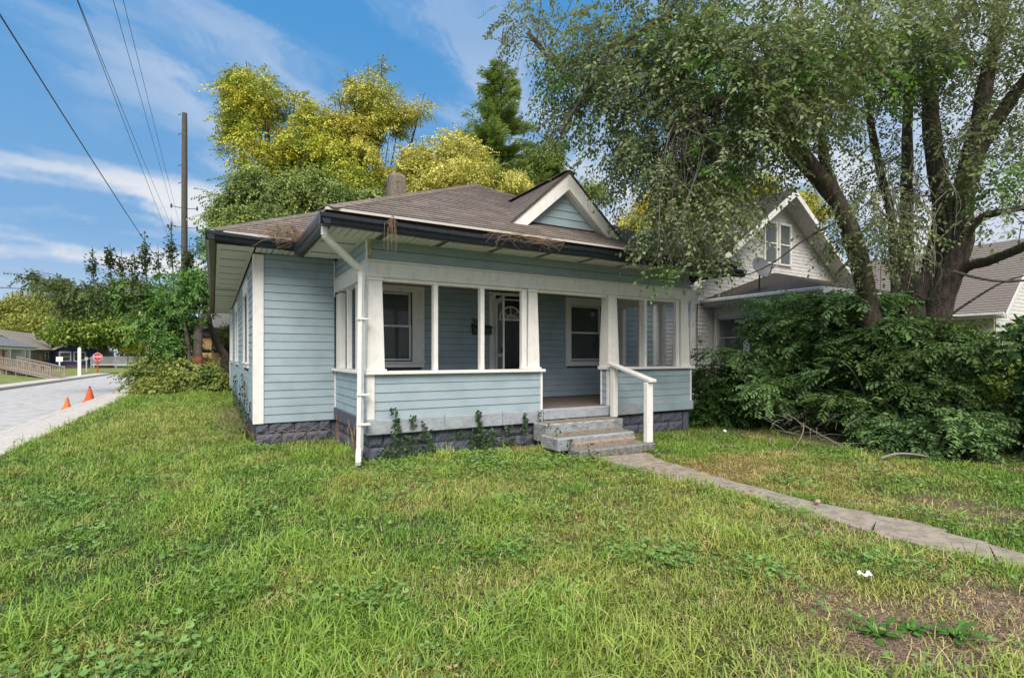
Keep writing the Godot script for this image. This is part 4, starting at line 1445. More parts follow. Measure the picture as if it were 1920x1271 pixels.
func brick_house() -> void:
	var h := thing("brick_house", "tan brick house with dark open porch, just behind the bungalow's far corner", "house", V(3, 0, 36))
	var m := StandardMaterial3D.new()
	m.resource_name = "tan_brick"
	m.albedo_texture = brick_tex()
	m.uv1_triplanar = true
	m.uv1_world_triplanar = true
	m.uv1_scale = Vector3(1.1, 0.85, 1.1)
	m.roughness = 0.9
	obj("porch_pillar", bx(-0.54, -0.07, -0.1, 2.62, 34.4, 34.85, 0.01), m, h)
	obj("low_wall", bx(-0.06, 4.0, -0.1, 1.2, 34.5, 34.75, 0.01), m, h)
	obj("wall_coping", bx(-0.05, 4.02, 1.202, 1.29, 34.45, 34.8, 0.01), plain("dark_coping", Vector3(0.06, 0.06, 0.065), 0.8), h)
	obj("porch_pillar", bx(4.05, 4.5, -0.1, 2.62, 34.4, 34.85, 0.01), m, h)
	obj("wall", bx(-0.6, 8.0, -0.1, 3.0, 37.0, 46.0), m, h)
	obj("eave_beam", bx(-0.9, 8.3, 2.63, 3.1, 34.2, 37.0, 0.02), plain("dark_eave", Vector3(0.03, 0.03, 0.033), 0.7), h)
	var rm := surf("grey_shingle", Vector3(0.19, 0.18, 0.175), 0.25, Vector3(0.8, 0.8, 0.8), 0.95, 1.0, 0.05)
	roof_rows("roof_slope", h, V(-1.2, 3.15, 33.9), V(8.6, 3.15, 33.9), V(5.6, 5.2, 38.5), V(1.6, 5.2, 38.5), 20, rm)
	roof_rows("roof_slope", h, V(-1.2, 3.15, 46.5), V(-1.2, 3.15, 33.9), V(1.6, 5.2, 38.5), V(1.6, 5.2, 42), 20, rm)
	obj("door", bx(0.6, 1.5, 0.3, 2.4, 36.96, 37.0), plain("brown_door", Vector3(0.05, 0.035, 0.03), 0.5), h)
	flat_window(h, V(0, 0, 36.98), Vector3.RIGHT, Vector3.BACK, [2.2, 3.6, 1.0, 2.3], 0.1, mats["old_white_trim"])

# ------------------------------------------------------------------ across the street
func across_street() -> void:
	var trim := plain("far_white", Vector3(0.72, 0.71, 0.69), 0.5)
	# grey roofed house with an open porch
	var a := thing("porch_house", "cream house across the street with grey roof, white porch posts and chimney", "house", V(-21, 0, 66))
	var cream := surf("far_cream", Vector3(0.52, 0.48, 0.42), 0.08, Vector3(3, 1, 3), 0.7)
	var grey := surf("far_grey_roof", Vector3(0.2, 0.205, 0.225), 0.15, Vector3(2, 2, 2), 0.95)
	obj("wall", bx(-26, -18.6, -0.1, 2.5, 60, 78), cream, a)
	roof_rows("roof_slope", a, V(-17.3, 2.5, 78.6), V(-17.3, 2.5, 56.0), V(-21.8, 4.4, 59.5), V(-21.8, 4.4, 76), 16, grey)
	roof_rows("roof_slope", a, V(-17.3, 2.5, 56.0), V(-27, 2.5, 56.0), V(-21.8, 4.4, 59.5), V(-21.8, 4.4, 59.5), 16, grey)
	obj("porch_beam", bx(-17.75, -17.5, 2.2, 2.48, 56.3, 78.3), trim, a)
	for d in [58.5, 64.0, 69.6, 76.0]:
		obj("porch_post", bx(-17.72, -17.5, 0.3, 2.2, d, d + 0.25), trim, a)
	obj("porch_floor", bx(-18.6, -17.4, -0.1, 0.32, 56.3, 78.3), surf("far_block", Vector3(0.24, 0.2, 0.17), 0.2, Vector3(1, 1, 1)), a)
	flat_window(a, V(-18.58, 0, 0), Vector3.BACK, Vector3.RIGHT, [-67.6, -66.7, 0.9, 1.9], 0.08, trim)
	flat_window(a, V(-18.58, 0, 0), Vector3.BACK, Vector3.RIGHT, [-63.2, -61.0, 0.7, 2.0], 0.08, trim, 3)
	var dr := part("front_door", a)
	obj("door_leaf", bx(-18.62, -18.55, 0.35, 2.1, 71.4, 72.3), plain("red_door", Vector3(0.42, 0.03, 0.05), 0.5), dr)
	obj("frame", bx(-18.61, -18.56, 0.35, 2.2, 71.2, 71.38), trim, dr)
	obj("frame", bx(-18.61, -18.56, 0.35, 2.2, 72.32, 72.5), trim, dr)
	obj("side_panel", bx(-18.6, -17.5, 0.3, 2.3, 74.4, 74.6), trim, a)
	var ch := part("chimney", a)
	obj("stack", bx(-22.6, -21.5, 4.0, 4.95, 72.6, 74.0, 0.03), surf("far_chimney", Vector3(0.36, 0.3, 0.26), 0.2, Vector3(0.6, 0.6, 0.6)), ch)
	obj("cap", bx(-22.7, -21.4, 4.95, 5.12, 72.5, 74.1, 0.03), plain("terracotta", Vector3(0.5, 0.22, 0.13), 0.8), ch)
	# wooden ramp down to its walk
	var rp := thing("wooden_ramp", "weathered wooden ramp with picket railings down to the far sidewalk", "ramp", V(-12, 0, 52))
	var wood := surf("grey_wood", Vector3(0.3, 0.25, 0.21), 0.3, Vector3(0.5, 0.5, 0.5), 0.9)
	for s in [0.0, 1.2]:
		var p0 := V(-15.6 + s, 0.62, 59.0)
		var p1 := V(-9.4 + s * 0.6, 0.02, 45.3)
		var rl := mb()
		bar(rl, p0 + UP * 0.85, p1 + UP * 0.75, 0.09, 0.06)
		bar(rl, p0 + UP * 0.12, p1 + UP * 0.1, 0.07, 0.05)
		obj("rail", rl, wood, rp)
		for i in 26:
			var q := p0.lerp(p1, i / 25.0)
			var st := mb()
			box(st, q + Vector3(-0.03, -0.1 if i % 5 else -q.y, -0.03), q + Vector3(0.03, 0.8, 0.03))
			obj("picket", st, wood, rp)
	var dk := mb()
	prism(dk, [V(-15.6, 0.55, 59), V(-14.4, 0.55, 59), V(-8.8, 0.0, 45.3), V(-9.6, 0.0, 45.3)], Vector3(0, 0.05, 0))
	obj("ramp_deck", dk, wood, rp)
	obj("landing", bx(-17.4, -14.6, 0.0, 0.6, 58.8, 62.0), wood, rp)
	# blue house
	var b := thing("blue_house", "navy blue house across the street with tan roof and white window", "house", V(-18, 0, 86))
	var navy := surf("far_navy", Vector3(0.06, 0.085, 0.27), 0.12, Vector3(3, 1, 3), 0.7)
	var tan := surf("far_tan_roof", Vector3(0.3, 0.255, 0.215), 0.12, Vector3(2, 2, 2), 0.95)
	obj("wall", bx(-25, -18.0, -0.1, 2.3, 79.0, 98), surf("far_grey_wall", Vector3(0.13, 0.125, 0.12), 0.15, Vector3(2, 1, 2)), b)
	var wg := mb()
	prism(wg, [V(-18.2, -0.1, 87), V(-12.6, -0.1, 87), V(-12.6, 2.3, 87), V(-15.4, 3.4, 87), V(-18.2, 2.3, 87)], Vector3(0, 0, -8))
	obj("wing_wall", wg, navy, b)
	for i in 13:
		obj("siding_board", bx(-18.1, -12.7, 0.4 + i * 0.145, 0.535 + i * 0.145, 86.96, 87.0), navy, b)
	roof_rows("roof_slope", b, V(-17.6, 2.3, 87.0), V(-17.6, 2.3, 78.4), V(-21.5, 4.6, 78.4), V(-21.5, 4.6, 96), 14, tan)
	roof_rows("roof_slope", b, V(-18.6, 2.1, 86.6), V(-18.6, 2.1, 95), V(-15.4, 3.55, 95), V(-15.4, 3.55, 86.6), 10, tan)
	roof_rows("roof_slope", b, V(-12.2, 2.1, 86.6), V(-12.2, 2.1, 95), V(-15.4, 3.55, 95), V(-15.4, 3.55, 86.6), 10, tan)
	for s in [-1.0, 1.0]:
		var rb := mb()
		prism(rb, [V(-15.4, 3.55, 86.58), V(-15.4 + s * 3.25, 2.08, 86.58), V(-15.4 + s * 3.25, 1.86, 86.58), V(-15.4, 3.33, 86.58)], Vector3(0, 0, 0.05))
		obj("barge_board", rb, trim, b)
	obj("corner_board", bx(-18.25, -18.08, -0.1, 2.1, 86.93, 87.0), trim, b)
	flat_window(b, V(0, 0, 86.95), Vector3.RIGHT, Vector3.BACK, [-17.05, -16.1, 0.95, 1.95], 0.15, trim)
	flat_window(b, V(0, 0, 86.95), Vector3.RIGHT, Vector3.BACK, [-15.6, -14.6, 0.95, 1.95], 0.15, trim)
	obj("foundation", bx(-18.1, -12.7, -0.1, 0.38, 86.95, 87.0), surf("far_block", Vector3(0.24, 0.2, 0.17), 0.2), b)
	var hr := mb()
	bar(hr, V(-15.4, 0.85, 85.6), V(-13.4, 1.35, 85.6), 0.1, 0.12)
	bar(hr, V(-14.9, -0.1, 85.6), V(-14.9, 0.95, 85.6), 0.14, 0.14)
	bar(hr, V(-13.45, -0.1, 85.6), V(-13.45, 1.35, 85.6), 0.14, 0.14)
	obj("stair_rail", hr, trim, b)
	var dr2 := part("side_door", b)
	obj("door_leaf", bx(-18.0, -17.95, 0.2, 1.7, 81.6, 82.8), plain("ochre_door", Vector3(0.33, 0.16, 0.04), 0.7), dr2)
	flat_window(b, V(-17.98, 0, 0), Vector3.BACK, Vector3.RIGHT, [-85.6, -84.2, 1.2, 2.0], 0.06, trim)
	# grey deck railing by the big tree
	var dkf := thing("picket_fence", "grey picket fence between the blue house and the big street tree", "fence", V(-11, 0, 84))
	var gw := plain("deck_grey", Vector3(0.26, 0.26, 0.28), 0.8)
	for i in 44:
		var x := -13.2 + i * 0.11
		obj("picket", bx(x, x + 0.075, 0.5, 1.36, 83.0, 83.05), gw, dkf)
	obj("rail", bx(-13.3, -8.3, 1.37, 1.45, 82.98, 83.07), gw, dkf)
	obj("rail", bx(-13.3, -8.3, 0.36, 0.49, 82.96, 83.07), plain("far_pale", Vector3(0.5, 0.5, 0.5), 0.7), dkf)
	for x in [-13.3, -10.8, -8.3]:
		obj("post", bx(x - 0.07, x + 0.07, -0.1, 1.46, 82.95, 83.1), gw, dkf)
	# two more houses down the street
	for k in 2:
		var x0: float = [-9.4, -10.0][k]
		var d0: float = [104.0, 124.0][k]
		var hw: float = [5.6, 9.0][k]
		var c := thing(["lavender_house", "pale_house"][k], ["small lavender house with white porch railing at the far end of the street", "pale grey house with white columns, farthest down the street"][k], "house", V(x0, 0, d0))
		var wm := plain(["lavender", "pale_grey"][k], [Vector3(0.27, 0.28, 0.46), Vector3(0.5, 0.49, 0.48)][k], 0.7)
		obj("wall", bx(x0, x0 + hw, -0.1, 2.0, d0, d0 + 7), wm, c)
		roof_rows("roof_slope", c, V(x0 - 0.4, 2.0, d0 - 1.5), V(x0 + hw + 0.4, 2.0, d0 - 1.5), V(x0 + hw - 1.2, 3.6, d0 + 3), V(x0 + 1.2, 3.6, d0 + 3), 8, plain("far_roof", Vector3(0.2, 0.18, 0.17), 0.9))
		for i in 4:
			var px := x0 + i * hw / 3.2
			obj("porch_post", bx(px, px + 0.2, -0.1, 2.0, d0 - 1.3, d0 - 1.1), trim, c)
		obj("porch_rail", bx(x0, x0 + hw * 0.94, 0.85, 1.0, d0 - 1.28, d0 - 1.16), trim, c)
		flat_window(c, V(0, 0, d0 - 0.03), Vector3.RIGHT, Vector3.BACK, [x0 + 1.2, x0 + 2.4, 0.7, 1.7], 0.12, trim)
		flat_window(c, V(0, 0, d0 - 0.03), Vector3.RIGHT, Vector3.BACK, [x0 + 3.6, x0 + 4.6, 0.7, 1.7], 0.12, trim)
		var sr := mb()
		bar(sr, V(x0 + hw * 0.55, 1.1, d0 - 1.5), V(x0 + hw * 0.9, 0.15, d0 - 3.4), 0.12, 0.14)
		bar(sr, V(x0 + hw * 0.9, -0.1, d0 - 3.4), V(x0 + hw * 0.9, 0.5, d0 - 3.4), 0.14, 0.14)
		obj("stair_rail", sr, trim, c)

func street_things() -> void:
	# utility pole
	var pl := thing("utility_pole", "tall dark wooden utility pole behind the leaning dark tree", "utility pole", V(-1.28, 0, 31.5))
	var pm := surf("pole_wood", Vector3(0.095, 0.085, 0.08), 0.35, Vector3(0.3, 2.0, 0.3), 0.9, 1.0, 0.03)
	var st := mb()
	tube(st, [V(-1.28, -0.2, 31.5), V(-1.28, 7, 31.5), V(-1.27, 14.0, 31.5)], [0.165, 0.145, 0.115], 12, 6, 0.08)
	obj("shaft", st, pm, pl)
	var iron := plain("black_metal", Vector3(0.02, 0.02, 0.022), 0.4)
	for y in [9.15, 8.15, 7.2]:
		for s in [-1.0, 1.0]:
			var br := part("insulator_arm", pl)
			var b := mb()
			tube(b, [V(-1.28, y - 0.06, 31.5), V(-1.28 + s * 0.25, y - 0.03, 31.5), V(-1.28 + s * 0.56, y, 31.5)], [0.02, 0.018, 0.018], 6, 2)
			obj("arm", b, iron, br)
			var ins := mb()
			tube(ins, [V(-1.28 + s * 0.56, y - 0.1, 31.5), V(-1.28 + s * 0.56, y, 31.5), V(-1.28 + s * 0.56, y + 0.12, 31.5)], [0.03, 0.05, 0.03], 8, 2)
			obj("insulator", ins, plain("glaze", Vector3(0.06, 0.05, 0.05), 0.3), br)
	for y in [13.9, 12.9, 11.3, 10.4]:
		var b := mb()
		tube(b, [V(-1.4, y, 31.45), V(-1.5, y - 0.05, 31.42), V(-1.54, y - 0.12, 31.4)], [0.018, 0.018, 0.018], 5, 2)
		obj("bolt", b, iron, pl)
	# wires: from the pole towards and over the viewer
	var lines := [
		[V(-2.7, 6.6, -8), V(-2.45, 5.75, 14), V(-1.9, 5.6, 34), 0.011, "thick black cable, lowest and leftmost of the wires crossing the sky"],
		[V(-1.86, 7.3, -25), V(-1.86, 6.95, 4), V(-1.84, 7.2, 31.5), 0.006, "thin wire ending at the pole's lowest insulator arm"],
		[V(-2.1, 7.3, -25), V(-2.06, 7.0, 4), V(-1.84, 8.15, 31.5), 0.006, "thin wire ending at the pole's middle insulator arm"],
		[V(-1.85, 9.4, -25), V(-1.86, 9.0, 4), V(-1.84, 9.15, 31.5), 0.006, "thin wire ending at the pole's topmost insulator arm"],
		[V(-1.6, 9.5, -25), V(-1.68, 9.05, 4), V(-1.72, 9.3, 36), 0.006, "thin wire running closest beside the pole, rightmost of the wires"],
	]
	for l in lines:
		var w := mb()
		var pts := []
		for i in 25:
			var t := i / 24.0
			pts.append(l[0].lerp(l[1], t).lerp(l[1].lerp(l[2], t), t))
		var rad := []
		for i in 25:
			rad.append(l[3])
		tube(w, pts, rad, 5, 1)
		tag(obj("overhead_wire", w, iron, self), l[4], "wire", "overhead wires along the street")
	var wl := mb()
	tube(wl, [V(-40, 8.0, 60), V(-24, 7.0, 56), V(-6, 6.4, 50)], [0.03, 0.03, 0.03], 5, 6)
	tag(obj("overhead_wire", wl, iron, self), "single dark wire crossing low over the roofs across the street", "wire", "overhead wires along the street")
	# cones
	for k in 2:
		var hgt: float = [0.54, 0.36][k]
		var c := V([-3.84, -3.9][k], -0.126, [23.7, 20.7][k])
		var cn := thing("traffic_cone", ["taller orange traffic cone with dark tip, at the kerb", "shorter plain orange traffic cone, nearer along the kerb"][k], "traffic cone", c, "traffic cones by the kerb")
		var om := surf(["cone_orange", "cone_faded"][k], [Vector3(0.62, 0.1, 0.025), Vector3(0.72, 0.19, 0.06)][k], 0.15, Vector3(0.3, 0.3, 0.3), 0.6)
		var cs := mb()
		tube(cs, [c + UP * 0.03, c + UP * hgt * 0.5, c + UP * hgt * (0.93 if k == 0 else 1.0)], [0.15 * hgt / 0.5 + 0.01, 0.09 * hgt / 0.5, 0.03], 16, 2)
		obj("body", cs, om, cn)
		if k == 0:
			var tp := mb()
			tube(tp, [c + UP * hgt * 0.92, c + UP * hgt * 1.02], [0.033, 0.024], 12, 1)
			obj("tip", tp, plain("rubber", Vector3(0.03, 0.03, 0.03), 0.8), cn)
		var bs := mb()
		box(bs, c + Vector3(-0.18, 0, -0.18) * (hgt / 0.5), c + Vector3(0.18 * hgt / 0.5, 0.035, 0.18 * hgt / 0.5), 0.012)
		obj("base", bs, om, cn)
	# stop sign
	var sp := V(-8.89, 0, 58.25)
	var sg := thing("stop_sign", "red octagonal stop sign on a red post across the street", "stop sign", sp)
	var red := plain("sign_red", Vector3(0.5, 0.02, 0.03), 0.5)
	var fwd := (V(0, 0, 0) - sp)
	fwd.y = 0
	fwd = fwd.normalized()
	var sx := UP.cross(fwd)
	var sb := Basis(sx, UP, fwd)
	var c0 := sp + UP * 1.45
	var oct := func(r: float) -> Array:
		var q := []
		for i in 8:
			var an := TAU * (i + 0.5) / 8
			q.append(c0 + sx * cos(an) * r + UP * sin(an) * r)
		return q
	var p1 := mb()
	prism(p1, oct.call(0.36), fwd * 0.012)
	obj("rim", p1, plain("sign_white", Vector3(0.75, 0.75, 0.75), 0.5), sg)
	var p2 := mb()
	prism(p2, oct.call(0.33), fwd * 0.018)
	obj("plate", p2, red, sg)
	var tm := TextMesh.new()
	var font := SystemFont.new()
	font.font_names = PackedStringArray(["Droid Sans"])
	font.font_weight = 700
	tm.font = font
	tm.text = "STOP"
	tm.font_size = 64
	tm.pixel_size = 0.0036
	tm.depth = 0.01
	hang("lettering", tm, mats["sign_white"], sg, Transform3D(sb, c0 + fwd * 0.025))
	var po := mb()
	box(po, sp + Vector3(-0.05, -0.1, -0.05) - fwd * 0.06, sp + Vector3(0.05, 1.9, 0.05) - fwd * 0.06, 0.01)
	obj("post", po, red, sg)
	# white marker post and small signs
	var wp := thing("marker_post", "plain white post, thickest on the far lawn, left of the stop sign", "post", V(-8.94, 0, 51.35))
	obj("shaft", bx(-9.04, -8.84, -0.05, 2.1, 51.25, 51.45, 0.02), plain("sign_white", Vector3(0.75, 0.75, 0.75), 0.5), wp)
	obj("cap", bx(-9.02, -8.86, 2.1, 2.18, 51.27, 51.43, 0.03), mats["sign_white"], wp)
	for k in 3:
		var at: Vector3 = [V(-13.5, 0, 68.5), V(-10.59, 0, 63.85), V(-8.3, 0, 72.0)][k]
		var ss := thing("street_sign", ["small white square sign on a thin white post in front of the blue house", "thin grey signpost with a narrow plate, just left of the stop sign", "thin dark signpost on the far verge, right of the stop sign"][k], "signpost", at, "small signposts across the street")
		var pm2 := plain(["sign_white", "galvanised", "dark_post"][k], [Vector3(0.75, 0.75, 0.75), Vector3(0.4, 0.4, 0.4), Vector3(0.06, 0.06, 0.06)][k], 0.5)
		var q := mb()
		box(q, at + Vector3(-0.045, -0.1, -0.045), at + Vector3(0.045, [1.1, 1.4, 1.35][k], 0.045))
		obj("post", q, pm2, ss)
		var q2 := mb()
		var hw2: float = [0.27, 0.12, 0.06][k]
		box(q2, at + Vector3(-hw2, [0.95, 1.1, 1.2][k], 0.05), at + Vector3(hw2, [1.45, 1.42, 1.4][k], 0.08), 0.01)
		obj("plate", q2, pm2, ss)
	var up2 := thing("utility_pole", "pale wooden pole far down the street beside the yellow tree", "utility pole", V(-8.83, 0, 97.5))
	var u2 := mb()
	tube(u2, [V(-8.83, -0.2, 97.5), V(-8.83, 5, 97.5), V(-8.83, 9.0, 97.5)], [0.2, 0.18, 0.15], 10, 2)
	obj("shaft", u2, surf("pale_pole", Vector3(0.34, 0.27, 0.19), 0.2, Vector3(0.4, 2, 0.4)), up2)
	var u3 := mb()
	tube(u3, [V(-8.4, -0.2, 97.6), V(-8.4, 3, 97.6), V(-8.4, 5.5, 97.6)], [0.12, 0.11, 0.1], 8, 2)
	obj("brace_post", u3, mats["pale_pole"], up2)

# ------------------------------------------------------------------ trees
func near_tree() -> void:
	var t := thing("shade_tree", "large many stemmed shade tree rising behind the hedge, its branches hanging over the lawn", "tree", V(11.35, 0, 4.45))
	limb("trunk", t, [V(11.36, -0.2, 4.45), V(11.34, 0.6, 4.45), V(11.32, 1.4, 4.45), V(11.36, 2.3, 4.5), V(11.5, 3.0, 4.45)], 0.46, 0.27, bark, 16, 0.3)
	var A := [V(10.5, -0.2, 4.78), V(10.38, 1.0, 4.8), V(10.1, 2.48, 4.81), V(9.64, 3.49, 4.83), V(9.26, 4.25, 4.93), V(8.66, 4.78, 5.05), V(8.23, 5.23, 5.06), V(7.5, 5.52, 5.14), V(6.62, 5.38, 5.3), V(5.84, 4.89, 5.52)]
	var A2 := [V(9.26, 4.25, 4.93), V(9.19, 5.0, 5.09), V(9.22, 5.87, 5.18), V(9.07, 6.88, 5.39), V(9.04, 8.37, 5.52)]
	var B := [V(11.1, 0.4, 4.78), V(11.27, 1.78, 4.81), V(11.32, 2.25, 4.9), V(11.36, 4.07, 4.99), V(11.08, 5.47, 5.15), V(10.84, 7.34, 5.29), V(10.8, 8.99, 5.31)]
	var C := [V(11.17, 1.0, 4.6), V(11.38, 2.59, 4.75), V(11.59, 3.74, 4.85), V(11.84, 5.34, 4.94), V(11.96, 7.3, 4.99), V(11.85, 9.21, 5.05)]
	var D := [V(11.28, 1.2, 4.45), V(11.35, 2.56, 4.42), V(11.58, 4.09, 4.28), V(11.55, 5.61, 4.42), V(11.56, 6.85, 4.41), V(11.89, 7.78, 4.11), V(12.28, 8.81, 3.88)]
	var E := [V(11.3, 1.2, 4.38), V(11.22, 2.58, 4.14), V(11.26, 3.49, 3.89), V(11.32, 4.44, 3.86), V(11.54, 5.69, 3.73), V(11.82, 7.22, 3.57), V(12.06, 8.24, 3.43)]
	var E2 := [V(11.3, 4.1, 3.87), V(11.28, 4.99, 3.65), V(11.26, 5.75, 3.2), V(11.13, 6.09, 2.81), V(11.0, 6.6, 2.2)]
	var Fq := [V(11.24, 2.75, 4.1), V(11.21, 3.04, 3.8), V(11.01, 3.06, 3.46), V(10.61, 3.17, 2.88), V(10.49, 3.39, 2.49), V(10.3, 3.7, 1.9)]
	var F2 := [V(11.27, 3.45, 3.9), V(11.14, 3.67, 3.73), V(11.14, 3.84, 3.5), V(11.15, 3.86, 3.03), V(11.34, 3.95, 2.69), V(11.4, 4.2, 2.2)]
	var G := [V(9.3, 4.15, 4.93), V(8.32, 5.18, 5.36), V(7.21, 5.82, 5.77), V(6.28, 6.46, 6.53), V(5.52, 6.35, 7.32), V(5.0, 7.44, 8.08)]
	var H := [V(7.6, 5.5, 5.14), V(6.8, 6.46, 5.54), V(6.29, 6.88, 5.84), V(5.49, 6.29, 6.3), V(4.87, 5.11, 6.89)]
	var sizes := [0.2, 0.1, 0.13, 0.18, 0.22, 0.24, 0.15, 0.12, 0.09, 0.1, 0.07]
	var starts := []
	var all := [A, A2, B, C, D, E, E2, Fq, F2, G, H]
	for i in all.size():
		limb("limb", t, all[i], sizes[i], sizes[i] * 0.3, bark, 10, 0.3)
		for k in all[i].size() - 1:
			for q in 5:
				var p: Vector3 = all[i][k].lerp(all[i][k + 1], q / 5.0)
				if p.y > 3.0:
					starts.append(p)
	var blobs := [[4.96, 7.34, 8.11, 0.55, 1.4, 0.7, 0.45], [5.6, 6.0, 7.15, 0.75, 1.4, 0.9, 0.65], [6.07, 6.38, 6.31, 1.1, 1.6, 1.32, 1.2], [6.2, 4.5, 5.95, 0.66, 1.0, 0.9, 1.1], [6.45, 3.65, 5.4, 0.55, 0.85, 0.8, 1.1], [5.95, 3.5, 5.65, 0.32, 0.45, 0.4, 1.0], [6.71, 5.2, 5.36, 1.2, 1.4, 1.43, 1.1], [5.82, 2.95, 5.45, 0.36, 0.34, 0.45, 1.0], [7.49, 6.01, 4.91, 1.4, 1.4, 1.65], [8.48, 5.2, 5.27, 1.0, 0.7, 1.1, 0.6], [9.79, 6.85, 4.74, 1.5, 1.3, 1.65, 0.8], [11.24, 7.04, 3.91, 1.6, 1.2, 1.76, 0.8], [11.37, 5.24, 3.25, 1.0, 1.3, 1.1, 0.75], [9.47, 3.62, 4.46, 0.6, 1.0, 0.77, 0.75], [11.13, 4.84, 4.66, 1.0, 1.0, 1.1, 0.5], [10.56, 3.72, 3.14, 0.5, 0.5, 0.55, 0.5], [7.5, 4.2, 5.6, 0.5, 0.4, 0.6, 0.7], [6.45, 8.9, 6.09, 1.7, 1.0, 1.8, 0.4], [9.31, 9.3, 5.02, 2.2, 1.0, 2.2, 0.35], [11.88, 9.0, 3.53, 2.0, 1.0, 2.0, 0.35]]
	var ms := [sprig(16, 0.42, 0.072, 0.04, 0.75, 0.45), sprig(13, 0.34, 0.09, 0.048, 1.3, 0.45), sprig(18, 0.5, 0.06, 0.032, 0.5, 0.45)]
	crown("crown", t, blobs, 8300, ms, leafy("tree_leaves", 0.9), Vector3(0.165, 0.2, 0.11), Vector3(0.32, 0.38, 0.215), 1.0, -0.02, 0.45, true, 0.4)
	# a few fresh green leaves and close hanging sprays
	var fresh := [[8.6, 5.6, 4.2, 0.6, 0.4, 0.5], [6.3, 4.4, 5.3, 0.5, 0.6, 0.5], [8.3, 6.2, 4.3, 0.7, 0.4, 0.5], [6.6, 6.9, 5.8, 0.6, 0.5, 0.6], [5.84, 2.75, 5.42, 0.3, 0.2, 0.3], [5.2, 6.2, 7.0, 0.5, 0.6, 0.5], [6.71, 6.25, 5.1, 0.6, 0.4, 0.6], [6.94, 5.34, 4.3, 0.6, 0.45, 0.6], [6.19, 5.44, 4.96, 0.5, 0.4, 0.5], [8.3, 6.5, 4.5, 0.7, 0.4, 0.7], [6.2, 6.5, 5.65, 0.5, 0.5, 0.5], [9.85, 6.29, 4.1, 0.7, 0.5, 0.7], [5.6, 5.1, 6.7, 0.4, 0.4, 0.4], [10.6, 4.28, 3.15, 0.5, 0.4, 0.5]]
	crown("crown", t, fresh, 620, [sprig(12, 0.4, 0.09, 0.05, 0.5, 0.3)], leafy("tree_leaves", 0.9), Vector3(0.09, 0.18, 0.045), Vector3(0.18, 0.34, 0.08))
	twigs(t, starts, blobs, 330, surf("twig_bark", Vector3(0.16, 0.14, 0.12), 0.3, Vector3(0.3, 0.3, 0.3), 0.9), 0.009)
	# bare hanging twigs before the trunk
	var st := mb()
	for i in 46:
		var p := V(rng.randf_range(9.3, 10.6), rng.randf_range(3.6, 5.0), rng.randf_range(3.7, 4.6))
		var q := p + Vector3(rng.randf_range(-0.3, 0.3), -rng.randf_range(0.5, 1.3), rng.randf_range(-0.2, 0.3))
		tube(st, [p, p.lerp(q, 0.4) + rnd_dir() * 0.15, p.lerp(q, 0.75) + rnd_dir() * 0.12, q], [0.009, 0.007, 0.005, 0.003], 4, 3, 0.0, false)
	obj("twigs", st, mats["twig_bark"], t, true)
	# dead branch with bare twigs in front of the gable
	limb("branch", t, [V(9.5, 3.9, 4.9), V(9.0, 3.55, 5.3), V(8.55, 3.15, 5.6), V(8.2, 2.95, 5.9), V(7.9, 3.05, 6.2)], 0.02, 0.006, bark, 6, 0.2)
	limb("branch", t, [V(11.0, 2.95, 3.9), V(10.8, 2.7, 3.3), V(10.6, 2.62, 2.6), V(10.5, 2.5, 1.9)], 0.03, 0.008, mats["twig_bark"], 6, 0.2)
	limb("branch", t, [V(11.3, 2.2, 4.1), V(11.5, 2.7, 3.5), V(11.6, 2.85, 3.1)], 0.025, 0.008, bark, 6, 0.2)

func shrub(label: String, called: String, at: Vector3, blobs: Array, count: int, ms: Array, c0: Vector3, c1: Vector3, stems: int, size := 1.0) -> Node3D:
	var t := thing(called, label, "shrub", at, "overgrown shrubs beside the bungalow" if called == "hedge_shrub" else "")
	for i in stems:
		var b: Array = blobs[rng.randi() % blobs.size()]
		var e := V(b[0], b[1], b[2]) + rnd_dir() * Vector3(b[3], b[4], b[5]) * 0.5
		var s := at + Vector3(rng.randf_range(-0.5, 0.5), -0.05, rng.randf_range(-0.5, 0.5))
		limb("stem", t, [s, s.lerp(e, 0.35) + UP * 0.2, s.lerp(e, 0.7) + UP * 0.15 + rnd_dir() * 0.1, e], 0.028, 0.006, mats["twig_bark"], 5, 0.2, 3)
	crown("foliage", t, blobs, count, ms, leafy("shrub_leaves", 0.7, 0.5), c0, c1, size, -0.15, 0.4, true, 0.3)
	return t

func layers(x0: float, x1: float, y0: float, y1: float, d0: float, d1: float, n: int, w: float) -> Array:      # flat sprays stacked up the face of a shrub
	var out := []
	for i in n:
		var f := (i + rng.randf()) / n
		var y := lerpf(y0, y1, f)
		var belly := 0.55 + 0.45 * sin(PI * clampf(0.25 + f * 0.7, 0.0, 1.0))
		out.append([lerpf(x0, x1, 0.5 + (rng.randf() - 0.5) * belly), y, lerpf(d0, d1, rng.randf()), w * rng.randf_range(0.6, 1.15), w * rng.randf_range(0.12, 0.3), w * rng.randf_range(0.6, 1.1)])
	return out

